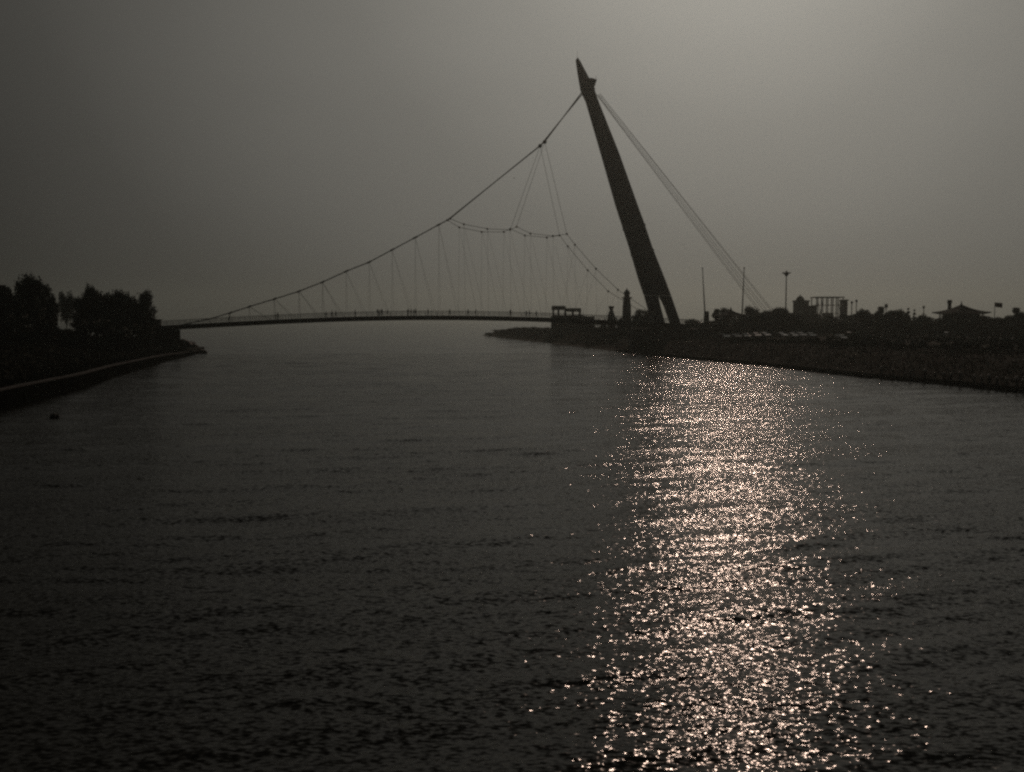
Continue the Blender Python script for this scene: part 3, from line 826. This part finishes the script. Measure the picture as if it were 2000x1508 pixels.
# hipped chinese roofs
def pavilion(pxc, Y_, half, py_eave, py_ridge, py_top, label, ncol=4, flare=1.0, wallm='wall2'):
    x, z = base(pxc, Y_)
    r = empty('pavilion', (x, Y_, z), label, 'pavilion', rz=.2)
    e, rd, tp = [ZT(q, Y_) - z for q in (py_eave, py_ridge, py_top)]
    H = half / F * Y_
    rings = []
    for t, k in ((0, 1.0), (.12, .8), (.35, .55), (.65, .3), (1, .06)):
        zz = e + (rd - e) * t
        ring = []
        for q in range(16):
            a = math.pi / 8 * q + math.pi / 4
            c, s_ = math.cos(a), math.sin(a); m_ = max(abs(c), abs(s_)); rr = H * k / m_
            corner = abs(abs(c) - abs(s_)) < .05
            ring.append(Vector((c * rr, s_ * rr, zz + (.35 * flare * (1 - t) ** 3 if corner else 0))))
        rings.append(ring)
    mb = MB(); mb.loft([[v - Vector((0, 0, .25)) for v in rings[0]]] + rings); rf = mb.build('roof', 'tile', r)
    mb = MB(); mb.lathe([(.12, rd - .3), (.28, rd), (.3, rd + .25), (.1, rd + .4), (.16, (rd + tp) / 2), (.03, tp)], n=10); mb.build('finial', 'tile', rf, True)
    for sx in (-1, 1):
        for sy in (-1, 1):
            mb = MB(); mb.tube([(sx * H * .72, sy * H * .72, -.3), (sx * H * .72, sy * H * .72, e + .1)], .17, 8); mb.build('column', 'wall2', r)
    mb = MB(); mb.box(-H * .82, H * .82, -H * .82, H * .82, -.5, .35); mb.build('platform', 'wall', r)
    if ncol > 4:
        mb = MB(); mb.box(-H * .62, H * .62, -H * .62, H * .62, .35, e - .2); wl = mb.build('wall', wallm, r)
        for q in (-.4, 0, .4):
            mb = MB(); mb.box(H * q - .5, H * q + .5, -H * .62 - .06, -H * .62 + .03, 1.2, 2.6); mb.build('window', 'glass', wl)
    return r
pavilion(1425, 270, 25, 617, 606, 599, 'small open pavilion with a dark pointed roof between the two leaning masts')
pavilion(1873, 262, 38, 612, 596, 588, 'wide pavilion with a broad hipped roof and finial at the far right', 6)
# chimney post left of the wide pavilion
x, z = base(1850, 268)
r = empty('signal_post', (x, 268, z), 'stout short square post rising left of the wide pavilion roof', 'post')
mb = MB(); mb.box(-.35, .35, -.35, .35, -.3, ZT(592, 268) - z); mb.build('shaft', 'wall2', r); mb = MB(); mb.box(-.5, .5, -.5, .5, ZT(592, 268) - z, ZT(586, 268) - z, .12); mb.build('head', 'steel', r)
# two thin posts, box post, lollipop post
for px_, pt, w_, lb in ((1660, 593, .22, 'thin dark post, left of the two beside the frame building'), (1669, 590, .2, 'thin dark post, right of the two beside the frame building'), (1800, 602, .2, 'short thin post among the shrubs left of the wide pavilion')):
    x, z = base(px_, 290); r = empty('lamp_post', (x, 290, z), lb, 'post')
    t = ZT(pt, 290) - z
    mb = MB(); mb.tube([(0, 0, -.3), (0, 0, t)], [w_ * .9, w_ * .6], 8); mb.build('pole', 'cable', r)
    mb = MB(); mb.lathe([(.1, t - .1), (.34, t + .1), (.36, t + .5), (.12, t + .7)], n=8); mb.build('lamp', 'steel', r)
x, z = base(1727, 290); r = empty('sign_post', (x, 290, z), 'thin post with a small square board on top above the shrubs', 'sign')
t = ZT(601, 290) - z
mb = MB(); mb.tube([(0, 0, -.3), (0, 0, t)], .12, 8); mb.build('pole', 'cable', r)
mb = MB(); mb.box(-.45, .45, -.08, .08, t, t + 1.05); mb.build('board', 'steel', r)
x, z = base(1938, 255); r = empty('flagpole', (x, 255, z), 'flagpole with a small flag right of the wide pavilion', 'flagpole')
t = ZT(590, 255) - z
mb = MB(); mb.tube([(0, 0, -.3), (0, 0, t)], [.13, .07], 8); mb.build('pole', 'rail', r)
mb = MB()
fr = []
for k in range(9):
    u = k / 8; fr.append([Vector((.08 + u * 1.9, .22 * math.sin(u * 7), t - .1 - .15 * u)), Vector((.08 + u * 1.9, .22 * math.sin(u * 7) + .02, t - .1 - .15 * u)), Vector((.08 + u * 1.9, .22 * math.sin(u * 7) + .02, t - 1.2 - .3 * u)), Vector((.08 + u * 1.9, .22 * math.sin(u * 7), t - 1.2 - .3 * u))])
mb.loft(fr); mb.build('flag', 'cloth', r)
# frame buildings in the haze
def building(name, px0, px1, py_top, Y_, label, cols, floors, depth_=9.0, openf=False, dome=False):
    pc = (px0 + px1) / 2; x, z = base(pc, Y_)
    r = empty(name, (x, Y_, z), label, 'building')
    W = (px1 - px0) / F * Y_ / 2; H = ZT(py_top, Y_) - z
    fh = H / floors
    if openf:
        for i in range(cols + 1):
            for yy in (0, depth_):
                mb = MB(); xx = -W + 2 * W * i / cols; mb.box(xx - .17, xx + .17, yy - .17, yy + .17, -.4, H - .45); mb.build('column', 'wall2', r)
        for f in range(1, floors):
            if f == 1: continue
            mb = MB(); mb.box(-W - .2, W + .2, .2, depth_ - .2, f * fh - .1, f * fh + .1); mb.build('floor_slab', 'wall', r)
        mb = MB(); mb.box(-W - .5, W + .5, -.5, depth_ + .5, H - .45, H); mb.build('roof', 'wall2', r)
        mb = MB(); mb.box(-W * .12, W * .28, .5, depth_ - .5, -.2, fh * 2.1); mb.build('stair_core', 'wall', r)
        for a, b2 in ((0, 1), (cols - 1, cols)):
            xa, xb = -W + 2 * W * a / cols, -W + 2 * W * b2 / cols
            mb = MB(); mb.tube([(xa, 0, 1), (xb, 0, H - 1)], .12, 5); mb.tube([(xb, .25, 1), (xa, .25, H - 1)], .12, 5); mb.build('cross_brace', 'wall2', r)
    else:
        mb = MB(); mb.box(-W, W, 0, depth_, -.4, H - .5); wl = mb.build('wall', 'wall', r)
        for i in range(cols):
            for f in range(floors):
                xx = -W + 2 * W * (i + .5) / cols
                mb = MB(); mb.box(xx - W / cols * .55, xx + W / cols * .55, -.06, .04, f * fh + .9, f * fh + fh - .7); mb.build('window', 'glass', r)
        mb = MB(); mb.box(-W - .3, W + .3, -.3, depth_ + .3, H - .5, H); mb.build('roof', 'wall2', r)
        if dome:
            mb = MB(); mb.lathe([(W * .75, H), (W * .7, H + .5), (W * .45, H + 1.3), (.2, H + 1.9), (.05, H + 2.5)], (-W * .15, depth_ / 2, 0), 14); mb.build('dome', 'tile', r, True)
building('frame_building', 1594, 1643, 579.5, 430, 'tall hazy open frame building with a flat roof, thin columns and braces', 5, 4, openf=True)
building('domed_building', 1554, 1577, 586.5, 400, 'narrow hazy building with a low dome left of the open frame building', 2, 3, 6, dome=True)
building('low_annex', 1578, 1591, 597, 398, 'low grey block between the domed building and the open frame building', 1, 2, 6)
building('slim_block', 1646, 1652, 585, 405, 'slim grey block at the right end of the open frame building', 1, 3, 6)
building('long_hall', 1500, 1545, 611, 300, 'low long dark hall among trees at the foot of the lamp mast', 5, 1, 9)
building('kiosk', 1676, 1700, 613, 300, 'small pale flat roofed kiosk among shrubs right of the two thin posts', 2, 1, 5)
building('toll_house', 1748, 1768, 617, 300, 'small dark hut hidden among shrubs left of the wide pavilion', 2, 1, 5)

# ------------------------------------------------------------------ vegetation
def leaf_cloud(clumps, n, size, seed, flat=.0):
    """many small folded leaves spread through clumps: (centre, radius, weight)"""
    rg = np.random.default_rng(seed)
    wts = np.array([c[1] ** 2.2 for c in clumps]); wts /= wts.sum()
    ci = rg.choice(len(clumps), n, p=wts)
    cen = np.array([c[0] for c in clumps])[ci]; rad = np.array([c[1] for c in clumps])[ci]
    d = rg.normal(size=(n, 3)); d /= np.linalg.norm(d, axis=1)[:, None]
    rr = rg.uniform(0, 1, n) ** (1 / 2.2) * (1 + .13 * rg.normal(size=n))
    p = cen + d * (rad * rr)[:, None] * np.array([1, 1, .78])
    a = rg.normal(size=(n, 3)); a /= np.linalg.norm(a, axis=1)[:, None]
    b = np.cross(a, rg.normal(size=(n, 3))); b /= np.linalg.norm(b, axis=1)[:, None]
    s = (size * rg.uniform(.6, 1.5, n))[:, None]
    v = np.stack([p - a * s, p - b * s * .45, p + a * s, p + b * s * .45], 1).reshape(-1, 3)
    me = bpy.data.meshes.new('crown')
    me.vertices.add(len(v)); me.vertices.foreach_set('co', v.ravel().astype(np.float32))
    me.loops.add(4 * n); me.loops.foreach_set('vertex_index', np.arange(4 * n, dtype=np.int32))
    me.polygons.add(n); me.polygons.foreach_set('loop_start', np.arange(n, dtype=np.int32) * 4)
    me.update(calc_edges=True)
    return me
def crown_clumps(H, W, kind, seed):
    rg = random.Random(seed); out = []
    nn = {'round': 24, 'tall': 20, 'spread': 24, 'shrub': 15, 'conifer': 18}[kind]
    for i in range(nn):
        a = rg.uniform(0, 6.28); u = rg.random()
        if kind == 'round': z = H * (.38 + .52 * u); rr = W * .42 * math.sin(math.pi * min(1, .12 + u * .82)) ** .6
        elif kind == 'tall': z = H * (.25 + .68 * u); rr = W * .3 * (1.1 - u * .5)
        elif kind == 'spread': z = H * (.45 + .45 * u); rr = W * .48 * (1 - .3 * u)
        elif kind == 'conifer': z = H * (.15 + .8 * u); rr = W * .42 * (1 - u)
        else: z = H * (.2 + .55 * u); rr = W * .42
        rr *= rg.uniform(.5, 1.05)
        cr = W * (.225 if kind != 'conifer' else .14 * (1.3 - u)) * rg.uniform(.6, 1.15)
        out.append(((rr * math.cos(a), rr * math.sin(a), z), cr))
    return out
def tree_proto(kind, seed, n=1700, size=.34):
    """unit tree 10 m tall and 8 m wide"""
    H, W = 10.0, {'round': 8.5, 'tall': 5.0, 'spread': 10.0, 'shrub': 9.0, 'conifer': 5.0}[kind]
    cl = crown_clumps(H, W, kind, seed)
    crown = leaf_cloud(cl, n, size, seed)
    rg = random.Random(seed + 50)
    mb = MB()
    tz = H * (.55 if kind not in ('conifer', 'tall') else .85)
    tr_pts = [Vector((0, 0, -.5)), Vector((rg.uniform(-.2, .2), rg.uniform(-.2, .2), tz * .35)), Vector((rg.uniform(-.4, .4), rg.uniform(-.4, .4), tz * .7)), Vector((rg.uniform(-.5, .5), rg.uniform(-.4, .4), tz))]
    mb.tube(tr_pts, [.34, .25, .18, .08], 7)
    for c, rr in cl[::2]:
        st = tr_pts[1].lerp(tr_pts[2], rg.random()); e = Vector(c)
        mb.tube([st, st.lerp(e, .5) + Vector((0, 0, .3)), e], [.12, .08, .03], 5)
    return crown, mb.mesh('trunk')
TP = {}
for kind, seeds in (('round', (1, 2, 3)), ('tall', (4, 5)), ('spread', (6, 7)), ('shrub', (8, 9, 10)), ('conifer', (11,))):
    TP[kind] = [tree_proto(kind, s, 5200 if kind != 'shrub' else 3600, .27 if kind != 'shrub' else .36) for s in seeds]
for v_ in TP.values():
    for j, (c, t) in enumerate(v_):
        c.materials.append(M['leaf'] if j % 2 == 0 else M['leaf2']); t.materials.append(M['bark'])
cnt = 0
def tree(px_, Y_, py_top, width_px, kind, label, group=None, name='tree', cat='tree', z=None):
    global cnt
    x = XatY(px_, Y_); zb = gz(x, Y_) - .1 if z is None else z
    H = ZT(py_top, Y_) - zb; Wd = width_px / F * Y_
    crown, trunk = TP[kind][cnt % len(TP[kind])]
    nat = {'round': 8.5, 'tall': 5.0, 'spread': 10.0, 'shrub': 9.0, 'conifer': 5.0}[kind]
    r = empty(name, (x, Y_, zb), label, cat, group, rz=cnt * 1.37)
    r.scale = (Wd / nat, Wd / nat, H / 10.0)
    for nme, me in (('crown', crown), ('trunk', trunk)):
        o = bpy.data.objects.new(nme, me); col.objects.link(o); o.parent = r
    cnt += 1
    return r
gl_ = 'trees at the left edge on the left bank'
LT = [(-14, 190, 566, 62, 'round', 'dark tree cut by the left picture edge'), (14, 205, 556, 44, 'tall', 'narrow dark tree, leftmost whole one on the left bank'),
      (60, 198, 541, 62, 'round', 'tallest dark round tree on the left bank'), (88, 208, 556, 56, 'round', 'dark round tree just right of the tallest one on the left bank'),
      (108, 198, 572, 22, 'round', 'slim dark tree at the right side of the leftmost cluster, beside the sky gap'), (36, 186, 600, 60, 'shrub', 'broad low bush under the leftmost trees'),
      (134, 318, 570, 30, 'spread', 'pale hazy tree behind the sky gap on the left bank'), (84, 188, 606, 56, 'shrub', 'low dark bush under the tallest left bank tree'),
      (162, 215, 584, 34, 'round', 'dark tree right of the sky gap, left edge of the dense clump'), (181, 218, 553, 30, 'round', 'dark tree whose tip pokes above the dense clump on the left bank'),
      (203, 212, 571, 62, 'round', 'dark round tree in the middle of the dense left bank clump'), (232, 216, 571, 62, 'round', 'dark round tree right of the middle in the dense left bank clump'),
      (256, 220, 578, 48, 'round', 'dark tree at the right end of the dense left bank clump'), (291, 222, 564, 38, 'round', 'tree with a round head leaning out at the right end of the left bank clump'),
      (178, 198, 612, 62, 'shrub', 'low dark bush in front of the dense clump, left part'), (226, 204, 612, 84, 'shrub', 'low dark bush in front of the dense clump, middle part'), (270, 214, 618, 60, 'shrub', 'low dark bush at the right foot of the dense clump')]
LT += [(66, 196, 626, 70, 'shrub', 'low dark bush at the foot of the tallest left bank tree'), (98, 200, 632, 50, 'shrub', 'low dark bush just left of the sky gap foot'), (22, 190, 624, 60, 'shrub', 'low dark bush at the foot of the narrow leftmost tree'), (74, 215, 556, 60, 'round', 'dark tree filling the notch right of the tallest one, left bank'), (24, 215, 572, 56, 'round', 'dark tree behind the narrow leftmost one, left bank'), (172, 232, 578, 42, 'round', 'dark tree filling the clump left of the poking tip'), (190, 236, 573, 60, 'round', 'dark tree behind the poking tip, left bank clump'), (218, 232, 573, 60, 'round', 'dark tree at the heart of the dense left bank clump'), (246, 236, 576, 56, 'round', 'dark tree behind the right half of the dense clump'), (270, 236, 588, 46, 'round', 'dark tree under the leaning round head, left bank clump'), (124, 208, 638, 50, 'shrub', 'low dark bush under the sky gap on the left bank')]
for a in LT: tree(a[0], a[1], a[2], a[3], a[4], a[5], gl_, 'bush' if a[4] == 'shrub' else 'tree', 'bush' if a[4] == 'shrub' else 'tree')
gr_ = 'trees and shrubs on the right bank skyline'
RT = [(960, 500, 648, 26, 'low scrub bush at the far tip of the right bank'), (985, 470, 641, 34, 'scrub bush second from the far tip of the right bank'), (1008, 450, 637, 34, 'scrub bush third from the far tip of the right bank'), (1032, 430, 635, 34, 'scrub bush fourth from the far tip of the right bank'), (1056, 410, 637, 34, 'scrub bush just left of the terrace pavilion base'),
      (1146, 345, 612, 30, 'low bush at the right end of the terrace pavilion'), (1170, 335, 616, 30, 'low bush between the terrace pavilion and the hourglass sculpture'), (1207, 318, 613, 24, 'low bush between the hourglass sculpture and the lighthouse'), (1240, 314, 612, 26, 'low bush at the right foot of the lighthouse'), (1254, 318, 603, 34, 'pale round tree left of the pylon foot'), (1272, 322, 608, 30, 'round bush behind the left pylon leg'),
      (1345, 285, 627, 40, 'low dark bush right of the pylon foot'), (1364, 290, 625, 30, 'low dark bush left of the mast with the dark plinth'), (1397, 285, 603, 18, 'small upright tree left of the small pointed pavilion'), (1404, 292, 622, 40, 'low bush under the small pointed pavilion, left'), (1440, 290, 620, 40, 'low bush under the small pointed pavilion, right'),
      (1465, 300, 600, 30, 'pale airy tree right of the mast leaning right'), (1480, 280, 608, 40, 'dark round tree at the foot of the back stays'), (1500, 284, 606, 36, 'dark tree right of the foot of the back stays'), (1520, 286, 603, 36, 'dark tree left of the lamp mast foot'), (1545, 280, 612, 36, 'dark tree right of the lamp mast foot'), (1566, 290, 622, 36, 'dark bush below the domed building'), (1590, 296, 624, 34, 'dark bush below the low annex'), (1612, 300, 622, 34, 'dark bush below the left part of the frame building'), (1636, 298, 622, 34, 'dark bush below the right part of the frame building'),
      (1655, 295, 620, 30, 'dark bush below the two thin posts, left'), (1683, 290, 602, 26, 'small round tree right of the two thin posts'), (1700, 290, 605, 30, 'dark bush above the kiosk'), (1715, 286, 598, 22, 'slim tree left of the square sign board'), (1738, 286, 606, 30, 'dark round tree right of the square sign board'), (1770, 290, 600, 28, 'pointed tree midway between sign board and wide pavilion'), (1790, 286, 616, 34, 'low bush left of the short thin post'), (1812, 284, 613, 34, 'low bush right of the short thin post'), (1835, 272, 618, 30, 'low bush at the left corner of the wide pavilion'), (1908, 264, 608, 30, 'dark bush at the right corner of the wide pavilion'), (1922, 262, 614, 30, 'low bush left of the flagpole foot'), (1946, 260, 610, 26, 'round bush at the right foot of the flagpole'), (1966, 258, 612, 30, 'low bush second right of the flagpole'), (1983, 256, 600, 24, 'pointed dark tree near the right picture edge'), (2004, 254, 606, 34, 'dark tree cut by the right picture edge')]
_feat = [(1352, 'just right of the pylon foot'), (1384, 'just right of the plinth of the left mast'), (1412, 'behind the small pointed pavilion, left side'), (1436, 'behind the small pointed pavilion, right side'), (1456, 'just right of the mast leaning right'), (1491, 'behind the foot of the back stays'), (1511, 'between the back stays and the lamp mast'), (1556, 'left corner of the domed building'), (1584, 'in front of the low annex'), (1603, 'before the first bay of the open frame building'), (1622, 'before the middle bay of the open frame building'), (1650, 'before the slim block'),
         (1676, 'just right of the two thin posts'), (1692, 'left end of the kiosk'), (1708, 'right end of the kiosk'), (1722, 'behind the foot of the square sign board'), (1748, 'left of the small dark hut'), (1760, 'right over the small dark hut'), (1782, 'right of the pointed tree'), (1801, 'at the foot of the short thin post'), (1824, 'between the short thin post and the wide pavilion'), (1846, 'under the left eave of the wide pavilion'), (1894, 'under the right eave of the wide pavilion'), (1915, 'between the wide pavilion and the flagpole'), (1957, 'first gap right of the flagpole'), (1975, 'second gap right of the flagpole'), (1994, 'last gap before the right picture edge')]
_rt = random.Random(3)
for _p, _l in _feat:
    _r = _rt.random()
    RT.append((_p, 262 + 60 * _rt.random() if _p > 1700 else 300 + 60 * _rt.random(), (624 if _p < 1390 else 619) - (0 if _p < 1390 else 19) * _rt.random() ** 1.3, 20 + 22 * _rt.random(), ('hazy round tree ' if _r < .55 else 'hazy bush ') + _l))
for i, (px_, Y_, pt, wd, lb) in enumerate(RT):
    kind = 'shrub' if 'bush' in lb else ('tall' if any(w_ in lb for w_ in ('upright', 'slim', 'pointed dark')) else ('conifer' if 'pointed tree' in lb else 'round'))
    tree(px_, Y_, pt, wd * 1.15, kind, lb, gr_, 'bush' if 'bush' in lb else 'tree', 'bush' if 'bush' in lb else 'tree')
# clipped hedge bands on the right bank: nobody could count the bushes
def hedge(pts, h0, dens, seed, name, label):
    rg = np.random.default_rng(seed); cl = []
    for p in dense(pts, .9):
        h_ = h0 * rg.uniform(.55, 1.25)
        x, y = p.x + rg.normal(0, .4), p.y + rg.normal(0, .5)
        z = gz(x, y)
        cl.append(((x, y, z + h_ * .35), h_ * .55)); cl.append(((x + rg.normal(0, .4), y, z + h_ * .7), h_ * .4))
    me = leaf_cloud(cl, int(len(cl) * dens), .26, seed)
    o = link_mesh(name, me, 'leaf'); tag(o, label, kind='stuff')
hedge([(XatY(1335, 276), 276), (XatY(1500, 272), 272), (XatY(1660, 276), 276), (XatY(1830, 254), 254), (XatY(2030, 246), 246)], 4.3, 90, 3, 'hedge_greenery', 'dark tangled hedge running behind the parked cars')
hedge([(XatY(1640, 240), 240), (XatY(1760, 232), 232), (XatY(1900, 226), 226), (XatY(2030, 222), 222)], 1.6, 60, 4, 'hedge_greenery', 'low dark scrub behind the upper row of bollards')
hedge([(XatY(1150, 305), 305), (XatY(1240, 300), 300), (XatY(1330, 290), 290)], 2.2, 55, 5, 'hedge_greenery', 'dark scrub at the foot of the pylon and lighthouse')
hedge([(XatY(1420, 225), 225), (XatY(1560, 218), 218), (XatY(1700, 212), 212), (XatY(1860, 202), 202), (XatY(2040, 192), 192)], 1.1, 70, 6, 'scrub_greenery', 'low dark scrub covering the flat ground before the parked cars')
hedge([(XatY(1620, 190), 190), (XatY(1800, 176), 176), (XatY(2040, 165), 165)], 1.0, 70, 7, 'scrub_greenery', 'low dark scrub on the near part of the right bank')
hedge([(XatY(1780, 226), 226), (XatY(1900, 216), 216), (XatY(2040, 208), 208)], .9, 70, 8, 'scrub_greenery', 'low dark scrub at the foot of the upper bollards')
# rough grass
def grass(name, poly_fn, n, seed, hgt, label, m_='grass'):
    rg = np.random.default_rng(seed)
    x, y = poly_fn(rg, n)
    z = ground_z(x, y); keep = z > .35
    x, y, z = x[keep], y[keep], z[keep]; k = len(x)
    a = rg.uniform(0, 3.14, k); h_ = hgt * rg.uniform(.4, 1.3, k); w_ = .09 * rg.uniform(.6, 1.5, k)
    lean = rg.normal(0, .35, (k, 2)) * h_[:, None]
    p0 = np.stack([x - np.cos(a) * w_, y - np.sin(a) * w_, z - .05], 1); p1 = np.stack([x + np.cos(a) * w_, y + np.sin(a) * w_, z - .05], 1)
    p2 = np.stack([x + lean[:, 0], y + lean[:, 1], z + h_], 1)
    v = np.stack([p0, p1, p2], 1).reshape(-1, 3)
    me = bpy.data.meshes.new(name)
    me.vertices.add(3 * k); me.vertices.foreach_set('co', v.ravel().astype(np.float32))
    me.loops.add(3 * k); me.loops.foreach_set('vertex_index', np.arange(3 * k, dtype=np.int32))
    me.polygons.add(k); me.polygons.foreach_set('loop_start', np.arange(k, dtype=np.int32) * 3)
    me.update(calc_edges=True)
    tag(link_mesh(name, me, m_), label, kind='stuff')
def along(line, d0, d1):
    P_ = np.array([(q.x, q.y) for q in line])
    def f(rg, n):
        i = rg.integers(0, len(P_) - 1, n); t = rg.random(n)[:, None]
        base_ = P_[i] * (1 - t) + P_[i + 1] * t
        tg = P_[i + 1] - P_[i]; tg /= np.linalg.norm(tg, axis=1)[:, None]
        nn = np.stack([-tg[:, 1], tg[:, 0]], 1)
        q = base_ + nn * (d0 + (d1 - d0) * rg.random(n) ** 1.3)[:, None]
        return q[:, 0], q[:, 1]
    return f
# the left line runs away from the camera with land on its left
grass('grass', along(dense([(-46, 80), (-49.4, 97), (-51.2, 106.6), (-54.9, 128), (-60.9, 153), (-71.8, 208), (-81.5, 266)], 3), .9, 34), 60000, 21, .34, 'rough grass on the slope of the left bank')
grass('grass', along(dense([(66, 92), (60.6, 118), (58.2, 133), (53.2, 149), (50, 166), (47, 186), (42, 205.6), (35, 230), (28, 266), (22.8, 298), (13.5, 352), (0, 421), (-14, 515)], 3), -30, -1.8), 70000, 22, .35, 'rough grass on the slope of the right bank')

# ------------------------------------------------------------------ a bird
p = P(1004, 348, 215)
r = empty('bird', p, 'tiny dark bird in flight under the main cable', 'bird', rz=.5)
bd = skin_mesh('body', [(0, 0, 0), (.12, 0, .01), (.2, 0, .03), (-.12, 0, 0), (-.26, 0, .01)], [(0, 1), (1, 2), (0, 3), (3, 4)], [.06, .05, .028, .045, .012])
link_mesh('body', bd, 'coat', r, True)
for s_ in (-1, 1):
    mb = MB(); mb.add([(.08, 0, .02), (.06, s_ * .2, .1), (.0, s_ * .45, .06), (-.05, s_ * .2, .09), (-.08, 0, .02), (.08, 0, .0), (.06, s_ * .2, .085), (-.05, s_ * .2, .075), (-.08, 0, .0)], [(0, 1, 3, 4), (1, 2, 3), (5, 8, 7, 6), (6, 7, 2)])
    mb.build('wing', 'coat', r)

# ------------------------------------------------------------------ haze
hz = MB(); hz.box(-3250, 3250, -80, 3450, -4.6, 92)
me = hz.mesh('haze')
m = bpy.data.materials.new('smog'); m.use_nodes = True; t = m.node_tree; t.nodes.clear()
vo = t.nodes.new('ShaderNodeVolumePrincipled')
vo.inputs['Color'].default_value = (.80, .90, .84, 1)
vo.inputs['Density'].default_value = .00026
vo.inputs['Anisotropy'].default_value = .75
ou = t.nodes.new('ShaderNodeOutputMaterial'); t.links.new(vo.outputs[0], ou.inputs['Volume'])
o = link_mesh('haze', me, m)
tag(o, 'thin warm grey smog filling the river air', kind='stuff')
print('hangers', n_hang, 'objects', len(bpy.data.objects))
